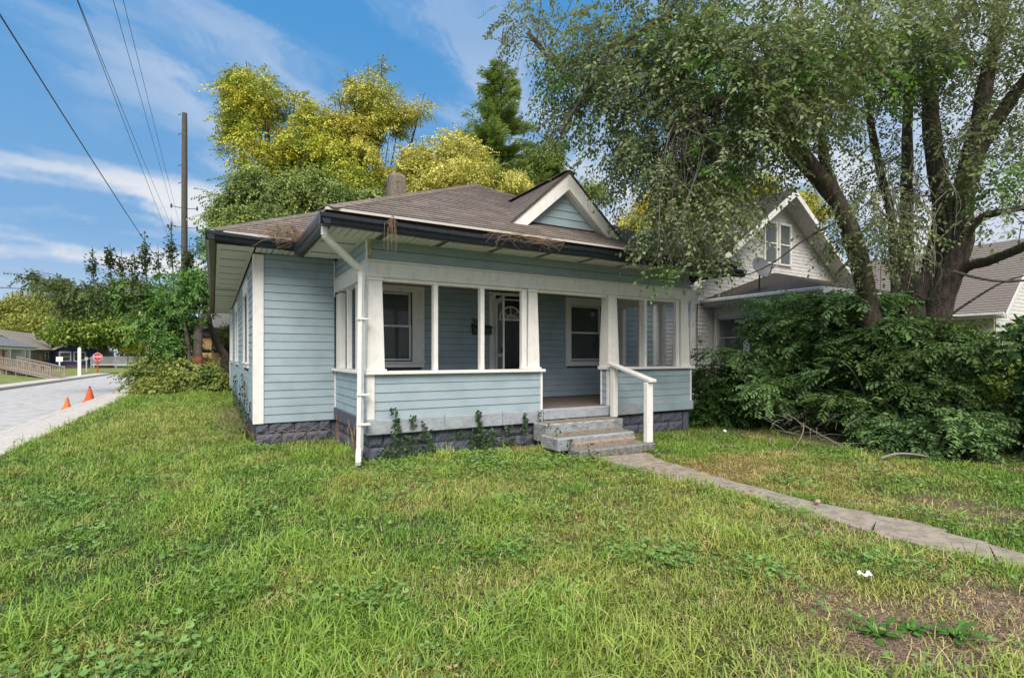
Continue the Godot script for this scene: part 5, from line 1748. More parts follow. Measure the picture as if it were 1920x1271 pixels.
func hedge() -> void:
	var g0 := Vector3(0.1, 0.18, 0.065)
	var g1 := Vector3(0.25, 0.4, 0.15)
	# compound leaves: leaflets in two rows along a level, arching stalk
	var ms := [sprig(16, 0.44, 0.1, 0.046, 0.25, 0.25, 0.2), sprig(18, 0.5, 0.095, 0.044, 0.4, 0.25, 0.2), sprig(13, 0.34, 0.105, 0.052, 0.15, 0.25, 0.3)]
	shrub("low bright green bush right against the bungalow's right porch corner", "hedge_shrub", V(9.6, 0, 7.6), [[9.35, 0.75, 7.6, 0.55, 0.65, 0.6], [9.7, 1.25, 7.7, 0.5, 0.5, 0.5], [9.9, 0.6, 7.2, 0.6, 0.55, 0.6], [9.25, 0.4, 7.4, 0.4, 0.35, 0.4]], 900, ms, Vector3(0.035, 0.075, 0.02), Vector3(0.07, 0.15, 0.035), 10, 0.8)
	shrub("tallest dark green shrub in the middle of the hedge, feathery branches before the white porch", "hedge_shrub", V(10.5, 0, 6.0), layers(9.5, 11.6, 0.35, 2.75, 5.0, 7.2, 46, 0.62) + [[11.0, 2.55, 6.1, 0.9, 0.25, 0.8], [11.3, 2.65, 6.6, 0.8, 0.25, 0.7], [10.6, 1.3, 6.1, 0.6, 0.9, 0.8]], 3300, ms, g0, g1, 26)
	shrub("dark green shrub under the shade tree's stems, hedge part with yellowing tips", "hedge_shrub", V(10.2, 0, 4.4), layers(9.4, 10.9, 0.2, 1.7, 3.3, 5.1, 32, 0.5) + [[10.3, 0.8, 4.3, 0.5, 0.6, 0.7], [10.4, 1.95, 4.9, 0.5, 0.2, 0.4], [10.5, 2.0, 4.5, 0.7, 0.28, 0.5], [10.8, 1.95, 4.1, 0.6, 0.22, 0.4], [10.3, 1.8, 4.8, 0.6, 0.3, 0.5], [10.7, 1.6, 4.0, 0.5, 0.25, 0.4]], 2300, ms, g0, Vector3(0.075, 0.115, 0.03), 16)
	shrub("low leafy bush at the hedge foot, in front of the shade tree", "hedge_shrub", V(9.6, 0, 4.0), [[9.55, 0.45, 4.2, 0.4, 0.45, 0.5], [9.6, 0.4, 3.4, 0.4, 0.4, 0.5], [9.45, 0.3, 3.8, 0.35, 0.3, 0.5]], 800, ms, g0, g1, 8, 0.8)
	shrub("dark shrub at the very right end of the hedge with pale leaves low down", "hedge_shrub", V(10.4, 0, 2.5), layers(9.6, 11.3, 0.2, 2.0, 1.3, 2.9, 32, 0.5), 1700, [ms[0], ms[2], leaf_ball(16, 0.2, 0.13, 0.09)], g0, Vector3(0.05, 0.09, 0.03), 12)
	shrub("bright yellow green undergrowth behind the hedge, before the cream house", "hedge_shrub", V(12.4, 0, 3.4), [[11.4, 0.8, 3.4, 0.6, 0.8, 0.7], [12.3, 0.9, 3.6, 0.8, 0.9, 0.8], [13.2, 1.2, 3.0, 1.0, 0.9, 1.0], [13.6, 1.7, 4.0, 1.0, 0.5, 1.0]], 1100, ms, Vector3(0.16, 0.27, 0.04), Vector3(0.34, 0.45, 0.07), 8)
	# white flowers glimpsed at the far right
	var fl := thing("white_flowers", "small white flowers showing through the hedge at the far right", "flowers", V(10.5, 0.6, 2.4))
	var st := mb()
	for i in 26:
		var p := V(rng.randf_range(9.85, 10.2), rng.randf_range(0.75, 0.98), rng.randf_range(2.45, 2.75))
		for k in 5:
			var a := TAU * k / 5
			var d := Vector3(cos(a), sin(a) * 0.7, 0.3).normalized()
			leaf(st, p, d, (Vector3(-0.6, 0.5, 0.6) - d * 0.1).normalized(), 0.03, 0.025, Color(0.75, 0.75, 0.72))
	obj("petals", st, leafy("petal", 0.4), fl, true)

func left_tree() -> void:
	var t := thing("leaning_tree", "dark leaning tree with a pale trunk, between bungalow corner and street", "tree", V(-0.58, 0, 26.2))
	var lb := surf("pale_bark", Vector3(0.17, 0.14, 0.125), 0.4, Vector3(0.4, 1.0, 0.4), 0.9, 2.0, 0.03)
	limb("trunk", t, [V(-0.6, -0.3, 26.08), V(-0.58, 0.44, 26.2), V(-0.6, 1.38, 26.33), V(-0.58, 2.1, 26.31), V(-0.54, 2.66, 26.29), V(-0.38, 3.1, 26.31), V(-0.16, 3.53, 26.3), V(-0.04, 4.03, 26.35), V(0.11, 5.48, 26.5), V(-0.02, 6.94, 26.8)], 0.24, 0.1, lb, 12, 0.3)
	obj("orange_mark", ring(V(-0.6, 1.38, 26.33), 0.225, 0.09), plain("orange_mark", Vector3(0.4, 0.1, 0.04), 0.8), t)
	limb("limb", t, [V(-0.56, 2.5, 26.29), V(-1.17, 3.64, 26.54), V(-2.16, 4.09, 27.0), V(-3.14, 4.01, 27.45), V(-4.11, 4.3, 27.89), V(-5.27, 4.4, 28.45), V(-6.64, 4.85, 29.24)], 0.13, 0.02, bark, 8)
	limb("limb", t, [V(-0.72, -0.05, 25.82), V(-0.92, 1.91, 25.93), V(-1.06, 3.05, 26.25), V(-1.17, 3.99, 26.54)], 0.1, 0.05, bark, 8)
	limb("limb", t, [V(-0.7, 1.2, 26.3), V(-1.3, 1.9, 26.4), V(-2.2, 2.3, 26.7)], 0.06, 0.02, bark, 6)
	var starts := [V(-1.2, 3.6, 26.5), V(-2.2, 4.1, 27), V(-3.1, 4.0, 27.4), V(-4.1, 4.3, 27.9), V(-5.3, 4.4, 28.4), V(-0.1, 5.5, 26.5)]
	var green := [[-1.18, 4.0, 26.66, 1.2, 1.5, 1.3], [-1.98, 3.07, 27.12, 1.1, 1.2, 1.2], [-0.62, 4.6, 26.31, 0.7, 0.9, 0.8], [-2.98, 4.0, 27.7, 1.2, 0.75, 1.2], [-1.5, 2.15, 26.78, 1.0, 0.9, 1.1], [-0.1, 6.3, 26.7, 0.45, 1.1, 0.5, 0.6]]
	var ms := [leaf_ball(14, 0.25, 0.15, 0.09), sprig(12, 0.55, 0.15, 0.075, 0.4)]
	crown("crown", t, green, 1150, ms, leafy("shrub_leaves", 0.7, 0.5), Vector3(0.065, 0.14, 0.035), Vector3(0.17, 0.33, 0.085))
	var dark := [[-3.8, 4.06, 27.6, 0.9, 0.8, 0.9], [-5.07, 4.17, 28.33, 1.1, 0.55, 1.1], [-6.15, 4.62, 28.95, 0.8, 0.3, 0.8], [-6.94, 4.93, 29.41, 0.5, 0.18, 0.5], [-5.1, 3.5, 28.45, 0.6, 0.6, 0.6], [-3.0, 4.3, 27.5, 0.9, 0.6, 0.9]]
	crown("crown", t, dark, 480, ms, leafy("shrub_leaves", 0.7, 0.5), Vector3(0.06, 0.09, 0.035), Vector3(0.14, 0.19, 0.07))
	var shoots := [[-4.55, 5.3, 28.61, 0.18, 0.9, 0.18], [-3.89, 5.4, 28.22, 0.18, 0.9, 0.18], [-3.46, 5.4, 27.98, 0.16, 0.7, 0.16], [-2.58, 5.75, 27.47, 0.22, 1.1, 0.22], [-2.08, 5.5, 27.18, 0.18, 0.8, 0.18], [-1.58, 6.2, 26.89, 0.2, 1.3, 0.2], [-2.98, 5.06, 27.7, 0.22, 0.9, 0.2], [-0.9, 5.6, 26.6, 0.25, 0.9, 0.25]]
	crown("crown", t, shoots, 260, [leaf_ball(9, 0.16, 0.15, 0.08)], leafy("shrub_leaves", 0.7, 0.5), Vector3(0.045, 0.07, 0.025), Vector3(0.09, 0.13, 0.05), 1.0, -0.6, 0.6)
	var st := mb()
	for s in shoots:
		tube(st, [V(s[0] + 0.1, s[1] - s[4] - 0.6, s[2]), V(s[0] + 0.03, s[1], s[2]), V(s[0], s[1] + s[4] + 0.1, s[2])], [0.03, 0.018, 0.006], 5, 3)
	obj("shoots", st, bark, t, true)
	twigs(t, starts, green + dark, 70, bark, 0.014, 0.1)
	# the second, darker stem and its level branch
	var t2 := thing("crooked_tree", "dark crooked bare trunk beside the tan brick porch", "tree", V(0.5, 0, 27.97))
	limb("trunk", t2, [V(0.55, -0.2, 27.97), V(0.46, 0.92, 28.02), V(0.48, 1.53, 28.01), V(0.31, 1.83, 28.11), V(0.09, 2.26, 28.24), V(-0.13, 2.96, 28.36), V(-0.4, 4.17, 27.95)], 0.22, 0.12, bark, 9)
	limb("limb", t2, [V(0.27, 1.78, 28.14), V(-0.1, 1.74, 28.05), V(-0.5, 1.75, 27.97)], 0.09, 0.07, bark, 7)
	crown("crown", t2, [[0.9, 2.6, 29.5, 0.8, 0.5, 0.8], [0.3, 4.6, 28.2, 0.6, 0.6, 0.6]], 160, ms, leafy("shrub_leaves", 0.7, 0.5), Vector3(0.05, 0.09, 0.02), Vector3(0.12, 0.17, 0.04))
	var bushes := [[-1.94, 0.9, 26.52, 1.0, 0.95, 1.0], [-1.1, 0.75, 25.3, 0.9, 0.6, 0.9], [-0.2, 0.7, 26.6, 0.7, 0.8, 0.7], [-0.3, 0.4, 25.2, 0.7, 0.45, 0.6], [-2.47, 0.55, 26.25, 0.7, 0.6, 0.7], [-1.47, 0.35, 24.9, 1.3, 0.45, 1.0], [0.05, 0.45, 25.2, 0.6, 0.55, 0.6]]
	shrub("mixed yellow and green bush round the leaning tree's foot", "shrub", V(-1.2, 0, 25.6), bushes, 1300, [leaf_ball(14, 0.24, 0.14, 0.085), sprig(12, 0.55, 0.14, 0.07, 0.4)], Vector3(0.1, 0.17, 0.04), Vector3(0.36, 0.38, 0.1), 24)

func ring(c: Vector3, r: float, hh: float) -> SurfaceTool:
	var st := mb()
	tube(st, [c - UP * hh, c, c + UP * hh], [r, r * 1.02, r], 14, 2, 0.15, false)
	return st

# a tree beyond the houses: trunk, limbs to each clump, crown
func far_tree(called: String, label: String, base: Vector3, blobs: Array, count: int, ms: Array, c0: Vector3, c1: Vector3, r: float, group := "", gap := -0.3, size := 1.0, nf := 1.6) -> void:
	var t := thing(called, label, "tree", base, group)
	var mid := Vector3()
	for b in blobs:
		mid += V(b[0], b[1], b[2]) / blobs.size()
	limb("trunk", t, [base - UP * 0.2, base.lerp(mid, 0.35) + rnd_dir() * 0.2, base.lerp(mid, 0.7), mid], r, r * 0.45, bark, 9)
	for b in blobs:
		var e := V(b[0], b[1], b[2])
		var s := base.lerp(mid, rng.randf_range(0.45, 0.8))
		limb("limb", t, [s, s.lerp(e, 0.5) + rnd_dir() * 0.4, e, e + (e - s).normalized() * b[3] * 0.8 + UP * b[4] * 0.5], r * 0.4, r * 0.06, bark, 6, 0.2, 3)
	crown("crown", t, blobs, count, ms, leafy("far_leaves", 0.6), c0, c1, size, gap, 0.5, true, nf)

func back_trees() -> void:
	var ms := [leaf_ball(18, 0.36, 0.145, 0.085, 0.45), sprig(16, 0.75, 0.14, 0.08, 0.3, 0.45), leaf_ball(14, 0.32, 0.13, 0.08, 0.45)]
	var gr := "trees behind the bungalow"
	var y0 := Vector3(0.23, 0.32, 0.05)
	var y1 := Vector3(0.66, 0.61, 0.09)
	far_tree("maple_tree", "golden green maple rising above the bungalow's left roof, tallest on the left", V(2.6, 0, 32.8), [[1.9, 15.94, 33.54, 1.9, 2.3, 2.2], [3.77, 14.09, 32.46, 2.1, 2.4, 2.2], [2.61, 12.78, 31.98, 2.0, 1.9, 2.0], [1.2, 14.09, 34.01, 1.0, 1.7, 1.2], [4.45, 15.7, 33.23, 1.1, 1.5, 1.4], [0.75, 16.9, 34.16, 0.5, 0.9, 0.6, 0.4], [1.5, 17.3, 33.77, 0.6, 0.9, 0.7, 0.7], [3.0, 10.5, 32.5, 2.0, 1.6, 2.0], [5.4, 14.6, 32.6, 1.5, 1.9, 1.6, 0.8]], 5200, ms, y0, y1, 0.3, gr)
	far_tree("maple_tree", "thin crowned yellow maple with upright shoots, behind the chimney", V(8.2, 0, 32), [[8.59, 16.3, 31.99, 2.0, 2.2, 2.2, 0.7], [7.45, 14.6, 32.65, 1.7, 2.0, 1.8], [9.73, 14.6, 31.33, 1.7, 1.9, 1.9], [8.3, 18.3, 32.16, 0.9, 1.3, 1.0, 0.6], [9.1, 19.2, 32.0, 0.25, 1.3, 0.3, 0.6], [7.2, 18.2, 32.5, 0.25, 1.2, 0.3, 0.6], [6.88, 16.5, 32.98, 0.8, 1.3, 1.0], [11.0, 16.3, 30.68, 1.5, 0.8, 1.6, 0.5], [8.87, 12.4, 30.67, 2.2, 1.5, 2.2], [8.6, 10.2, 30.6, 2.0, 1.4, 2.0], [6.6, 15.6, 32.6, 1.1, 1.6, 1.2, 0.7], [10.4, 14.0, 31.2, 1.3, 1.2, 1.4, 0.6], [10.2, 12.2, 30.4, 1.5, 1.4, 1.5], [7.6, 13.2, 31.6, 1.6, 1.5, 1.6]], 5600, ms, Vector3(0.3, 0.35, 0.06), Vector3(0.66, 0.6, 0.13), 0.24, gr, -0.2)
	far_tree("maple_tree", "rounded yellow green maple low behind the bungalow's roof, left of the chimney", V(6.2, 0, 30.5), [[6.3, 11.9, 30.92, 1.9, 1.6, 2.0], [5.6, 13.0, 31.0, 1.3, 1.2, 1.3], [7.0, 10.6, 30.0, 1.8, 1.4, 1.8], [5.2, 10.6, 30.0, 1.5, 1.3, 1.5]], 2700, ms, Vector3(0.22, 0.32, 0.05), Vector3(0.6, 0.58, 0.08), 0.22, gr)
	far_tree("linden_tree", "pale yellow tree right of the chimney, below the conifer", V(12.0, 0, 27.5), [[12.06, 13.0, 27.68, 1.7, 1.5, 1.8], [10.72, 12.7, 28.45, 1.3, 1.2, 1.4], [13.13, 12.1, 27.06, 1.3, 1.2, 1.4], [11.92, 11.2, 26.61, 2.2, 1.2, 2.2], [14.5, 10.9, 25.11, 1.2, 1.0, 1.3], [12.3, 9.4, 26.5, 2.2, 1.3, 2.2], [10.4, 10.6, 27.6, 1.4, 1.3, 1.5]], 4200, ms, Vector3(0.44, 0.45, 0.1), Vector3(0.72, 0.67, 0.2), 0.22, gr)
	far_tree("walnut_tree", "green leafy tree rising directly above the bungalow's left eave", V(2.6, 0, 29.4), [[2.43, 9.9, 29.77, 1.7, 1.5, 1.8], [0.99, 9.6, 30.6, 1.2, 1.3, 1.3], [3.88, 10.4, 28.94, 1.5, 1.3, 1.6], [5.32, 9.6, 28.1, 1.3, 1.0, 1.4], [0.41, 8.8, 30.88, 0.8, 0.9, 1.0], [7.51, 9.9, 27.99, 1.3, 0.9, 1.3], [2.5, 8.0, 29.0, 2.4, 1.2, 1.8], [0.3, 7.2, 30.5, 0.8, 1.0, 0.8, 0.6]], 5000, ms, Vector3(0.13, 0.2, 0.06), Vector3(0.32, 0.4, 0.12), 0.25, gr)
	far_tree("ash_tree", "loose light green tree between the conifer and the shade tree's foliage", V(18.6, 0, 27), [[18.26, 14.0, 27.56, 1.4, 1.8, 1.6, 0.6], [18.57, 12.8, 26.23, 1.3, 1.2, 1.4, 0.8], [19.5, 11.2, 24.61, 1.3, 0.8, 1.3, 0.7], [17.2, 11.6, 26.5, 1.2, 1.4, 1.2], [18.0, 9.6, 26.0, 1.8, 1.2, 1.6]], 2100, ms, Vector3(0.13, 0.2, 0.05), Vector3(0.3, 0.37, 0.1), 0.2, gr, -0.08)
	far_tree("maple_tree", "yellow maple crown showing above the white house's roof ridge", V(24.4, 0, 18.6), [[23.23, 10.4, 18.92, 2.0, 1.2, 2.0], [25.48, 10.3, 17.62, 1.6, 1.0, 1.6], [21.48, 9.8, 19.93, 2, 1.2, 2], [29.43, 9.9, 17.65, 2, 1.2, 2], [24.0, 8.6, 18.6, 3.0, 1.2, 2.5], [20.0, 8.3, 20.6, 1.8, 1.3, 1.8]], 3300, ms, Vector3(0.26, 0.28, 0.03), Vector3(0.55, 0.48, 0.05), 0.25, gr)
	# conifer: level whorls of drooping branches
	var c := thing("spruce_tree", "tall dark green conifer behind the bungalow, left of the shade tree", "tree", V(16.2, 0, 29.5), gr)
	limb("trunk", c, [V(16.2, -0.2, 29.5), V(16.2, 8, 29.5), V(16.25, 15, 29.5), V(16.2, 20.6, 29.5)], 0.3, 0.04, bark, 9)
	var needles := mb()
	for i in 70:
		var p := Vector3(rng.randf_range(-0.05, 0.5), rng.randf_range(-0.12, 0.06), rng.randf_range(-0.22, 0.22))
		var d := (Vector3(0.8, -0.25, signf(p.z) * 0.7) + rnd_dir() * 0.35).normalized()
		var nn := UP - d * d.y
		var k := rng.randf_range(0.75, 1.25)
		leaf(needles, p, d, nn.normalized(), 0.2, 0.03, Color(k, k, k))
	var nm := needles.commit()
	var buf := PackedFloat32Array()
	var br := mb()
	for i in 130:
		var y := 8.0 + 12.4 * pow(i / 130.0, 0.9)
		var reach := lerpf(5.2, 0.35, pow((y - 8.0) / 12.4, 0.8)) * rng.randf_range(0.45, 1.2)
		var a := rng.randf_range(0, TAU)
		var dir := Vector3(cos(a), 0, sin(a))
		var lift := rng.randf_range(0.15, 0.75)
		var s := V(16.22, y, 29.5)
		tube(br, [s, s + dir * reach * 0.5 + UP * lift * reach * 0.35, s + dir * reach + UP * lift * reach * 0.9], [0.05, 0.03, 0.01], 4, 2, 0.0, false)
		var n := int(reach * 6.5) + 3
		for k in n:
			var t := (k + 0.5) / n
			var q := s + dir * reach * t + UP * lift * reach * t * t * 0.9 + rnd_dir() * 0.1 * reach * t
			if t < 0.18:
				continue
			var sc := rng.randf_range(0.8, 1.4)
			var bs := Basis(UP, -a + rng.randf_range(-0.8, 0.8)) * Basis(Vector3(0, 0, 1), rng.randf_range(-0.4, 0.3))
			var tone := clampf(0.5 + 0.5 * rng.randf_range(-1, 1), 0, 1)
			var cc := Vector3(0.19, 0.3, 0.07).lerp(Vector3(0.4, 0.5, 0.14), tone)
			push(buf, q, bs.scaled(Vector3(sc, sc, sc)), Color(cc.x, cc.y, cc.z))
	obj("branches", br, bark, c, true)
	scatter("crown", c, nm, leafy("needle_leaves", 0.7), buf)
	# across the street
	var fm := [leaf_ball(16, 0.7, 0.36, 0.24), leaf_ball(12, 0.55, 0.32, 0.2)]
	var g2 := "trees across the street"
	far_tree("street_tree", "broad green tree with dark trunk behind the stop sign", V(-12.0, 0, 85), [[-12.65, 5.3, 85.8, 4.6, 2.8, 4.5], [-14.9, 4.9, 84.6, 3.2, 2.2, 3.2], [-9.9, 4.9, 84.2, 2.8, 2.2, 3.0], [-12.65, 7.8, 85.8, 3.2, 2.2, 3.2], [-17.2, 4.6, 86.5, 1.8, 1.3, 1.8]], 3000, fm, Vector3(0.12, 0.2, 0.04), Vector3(0.3, 0.4, 0.08), 0.6, g2)
	far_tree("street_tree", "golden yellow tree far down the street by the pale pole", V(-10.5, 0, 104), [[-10.89, 5.6, 104.4, 2.8, 3.0, 3.0], [-11.89, 4.0, 103.8, 2.2, 1.5, 2.4], [-9.38, 6.2, 103.5, 2.6, 3.4, 2.8], [-7.6, 5.0, 103, 2.0, 2.5, 2.0]], 1600, fm, Vector3(0.4, 0.34, 0.03), Vector3(0.65, 0.5, 0.05), 0.35, g2)
	var mass := [[-38.2, 8.0, 137.5, 6, 4.5, 6], [-33.75, 8.2, 135, 5, 4.2, 5], [-31.7, 10.4, 139.5, 5.5, 4.5, 5.5], [-26.62, 8.4, 131, 5, 4.2, 5], [-24.2, 8.8, 135, 5, 4.8, 5], [-29.0, 6.0, 126.5, 6, 3.6, 5], [-20.5, 7.2, 128, 4.5, 4, 4.5], [-13.0, 4.6, 142, 5, 4, 4], [-5.0, 5.0, 145, 5, 4.4, 4]]
	var tones := [0.3, 0.5, 0.9, 0.55, 0.35, 0.75, 0.5, 0.4, 0.6]
	var kinds := ["dark green treetop, farthest left behind the cream house", "olive treetop behind the cream house's chimney", "tall yellow green treetop, highest behind the far houses", "yellow green treetop above the tan roof", "green treetop behind the blue house", "low golden treetop just over the grey and tan roofs", "leafy treetop behind the broad street tree's left side", "green tree closing the street's far end behind the lavender house", "yellow green tree at the street's far end behind the pale house"]
	for i in mass.size():
		var b: Array = mass[i]
		var k: float = tones[i]
		far_tree("far_tree", kinds[i], V(b[0], 0, b[2]), [[b[0], b[1], b[2], b[3], b[4], b[5]], [b[0] + b[3] * 0.4, b[1] + b[4] * 0.5, b[2], b[3] * 0.5, b[4] * 0.55, b[5] * 0.6], [b[0] - b[3] * 0.5, b[1] - b[4] * 0.4, b[2], b[3] * 0.6, b[4] * 0.7, b[5] * 0.6]], 900, fm, Vector3(0.12, 0.15, 0.03).lerp(Vector3(0.2, 0.24, 0.05), k), Vector3(0.26, 0.3, 0.06).lerp(Vector3(0.42, 0.42, 0.1), k), 0.45, "treetops behind the houses across the street", -0.35, 1.25)

# ------------------------------------------------------------------ ivy, dead vines
func creeper(called: String, label: String, roots: Array, n: Vector3, m: Material, c0: Vector3, c1: Vector3, leaf_n: float, lsize: float, group: String) -> void:
	var t := thing(called, label, "ivy", roots[0][0], group)
	var st := mb()
	var lf := mb()
	for r in roots:
		var pts := []
		var p: Vector3 = r[0]
		var steps := int(r[1] / 0.06)
		var side := UP.cross(n).normalized()
		var drift := rng.randf_range(-0.3, 0.3)
		for i in steps:
			pts.append(p)
			p += UP * 0.055 + side * (drift * 0.05 + rng.randf_range(-0.03, 0.03))
			p += n * rng.randf_range(-0.004, 0.004)
			for k in int(leaf_n * (1.0 + rng.randf())):
				var q := p + side * rng.randf_range(-r[2], r[2]) * (1.0 - 0.6 * i / steps) + UP * rng.randf_range(-0.03, 0.03) + n * rng.randf_range(0.005, 0.04)
				var d := (side * rng.randf_range(-1, 1) + UP * rng.randf_range(-1.0, 0.6) + n * 0.3).normalized()
				var nn := (n + rnd_dir() * 0.5).normalized()
				nn = (nn - d * nn.dot(d)).normalized()
				var c := c0.lerp(c1, rng.randf())
				leaf(lf, q, d, nn, lsize * rng.randf_range(0.7, 1.2), lsize * 0.8, Color(c.x, c.y, c.z))
		if pts.size() > 2:
			var rad := []
			for i in pts.size():
				rad.append(lerpf(0.008, 0.003, float(i) / pts.size()))
			tube(st, pts, rad, 5, 1, 0.0, false)
	obj("stems", st, mats["twig_bark"], t, true)
	obj("leaves", lf, m, t, true)

func tangle(label: String, c: Vector3, r: Vector3, n: int, hang_down: float, thick := 0.004) -> void:
	var st := mb()
	for i in n:
		var p := c + rnd_dir() * r
		var a := p + rnd_dir() * r * 0.9
		var b := a + rnd_dir() * r * 0.8 - UP * hang_down * rng.randf()
		tube(st, [p, a, b], [thick, thick * 0.8, thick * 0.5], 4, 3, 0.0, false)
	var o := obj("dead_vine", st, surf("dead_vine", Vector3(0.27, 0.185, 0.125), 0.35, Vector3(0.2, 0.2, 0.2), 0.9), self, true)
	o.set_meta("kind", "thing")
	tag(o, label, "dead vine", "dried vines on the roof edge")

func ivy_and_vines() -> void:
	var lm := leafy("ivy_leaves", 0.3, 0.45)
	var g0 := Vector3(0.025, 0.05, 0.022)
	var g1 := Vector3(0.06, 0.1, 0.045)
	var F := Vector3.BACK
	creeper("ivy", "ivy climbing the grey band left of centre under the porch", [[V(2.2, 0.0, 7.28), 0.7, 0.05], [V(2.45, 0.0, 7.33), 0.36, 0.12], [V(2.65, 0.0, 7.33), 0.38, 0.16], [V(2.86, 0.0, 7.28), 0.58, 0.05], [V(2.1, 0.0, 7.33), 0.26, 0.08], [V(2.35, 0.0, 7.33), 0.2, 0.2], [V(2.55, 0.45, 7.28), 0.2, 0.04], [V(2.25, 0.62, 7.27), 0.16, 0.04]], F, lm, g0, g1, 7.0, 0.052, "ivy on the porch foundation")
	creeper("ivy", "dense ivy cluster on the foundation left of the porch steps", [[V(3.5, 0.02, 7.33), 0.36, 0.12], [V(3.75, 0.02, 7.28), 0.66, 0.05], [V(3.7, 0.1, 7.33), 0.26, 0.18], [V(3.95, 0.0, 7.33), 0.34, 0.18], [V(4.15, 0.02, 7.33), 0.36, 0.14], [V(4.45, 0.2, 7.28), 0.36, 0.03], [V(3.3, 0.2, 7.33), 0.16, 0.12]], F, lm, g0, g1, 9.0, 0.052, "ivy on the porch foundation")
	creeper("ivy", "thin ivy trailing down the left edge of the steps", [[V(4.78, 0.02, 5.98), 0.2, 0.12], [V(4.62, 0.1, 6.3), 0.2, 0.08], [V(4.6, 0.2, 6.62), 0.2, 0.06], [V(4.66, 0.25, 7.24), 0.4, 0.04], [V(4.6, 0.3, 6.86), 0.14, 0.06]], F, lm, g0, g1, 3.0, 0.045, "ivy on the porch foundation")
	creeper("ivy", "ivy scrambling up the bungalow's shaded left side wall", [[V(0.56, 0.0, 10.2), 0.8, 0.1], [V(0.56, 0.0, 11.4), 1.1, 0.16], [V(0.56, 0.0, 12.0), 1.3, 0.18], [V(0.56, 0.0, 13.2), 0.9, 0.15], [V(0.56, 0.0, 15.0), 1.1, 0.2], [V(0.56, 0.0, 17.0), 1.0, 0.2], [V(0.56, 0, 10.7), 0.5, 0.25]], Vector3.LEFT, lm, g0, g1, 4.0, 0.055, "")
	tangle("big dry vine nest filling the roof valley above the left wall", V(1.12, 3.42, 8.95), Vector3(0.3, 0.1, 0.16), 190, 0.1)
	tangle("dry vines hanging from the gutter beside the downspout corner", V(1.98, 3.22, 6.5), Vector3(0.05, 0.08, 0.04), 22, 0.34, 0.003)
	tangle("clump of dry vines hanging over the gutter below the roof gable", V(4.15, 3.24, 6.52), Vector3(0.42, 0.06, 0.07), 60, 0.16, 0.0028)
	tangle("brown dry vines on the gutter's right end under the tree branches", V(7.1, 3.24, 6.54), Vector3(0.5, 0.06, 0.07), 50, 0.1, 0.003)
	tangle("pale dead weeds heaped against the left wall's foot", V(0.4, 0.15, 12.4), Vector3(0.2, 0.18, 1.6), 120, 0.1, 0.004)
	var st := mb()
	for i in 9:
		var a := V(rng.randf_range(1.75, 1.85), rng.randf_range(0.0, 0.1), rng.randf_range(7.6, 8.9))
		tube(st, [a, a + Vector3(rng.randf_range(-0.06, 0.02), 0.3, rng.randf_range(-0.2, 0.2)), a + Vector3(rng.randf_range(-0.08, 0.04), rng.randf_range(0.35, 0.6), rng.randf_range(-0.35, 0.35))], [0.008, 0.006, 0.003], 5, 4, 0.0, false)
	for i in 6:
		var a := V(0.66 + i * 0.17, 0.02, 9.5)
		tube(st, [a, a + Vector3(0.12, 0.22, 0.02), a + Vector3(0.3, 0.17, 0.03), a + Vector3(0.4, 0.02, 0.04)], [0.007, 0.006, 0.004, 0.003], 5, 4, 0.0, false)
	var o := obj("dead_vine", st, surf("dead_vine", Vector3(0.27, 0.185, 0.125), 0.35), self, true)
	o.set_meta("kind", "thing")
	tag(o, "dry brown stems leaning on the dark foundation left of the downspout", "dead vine")

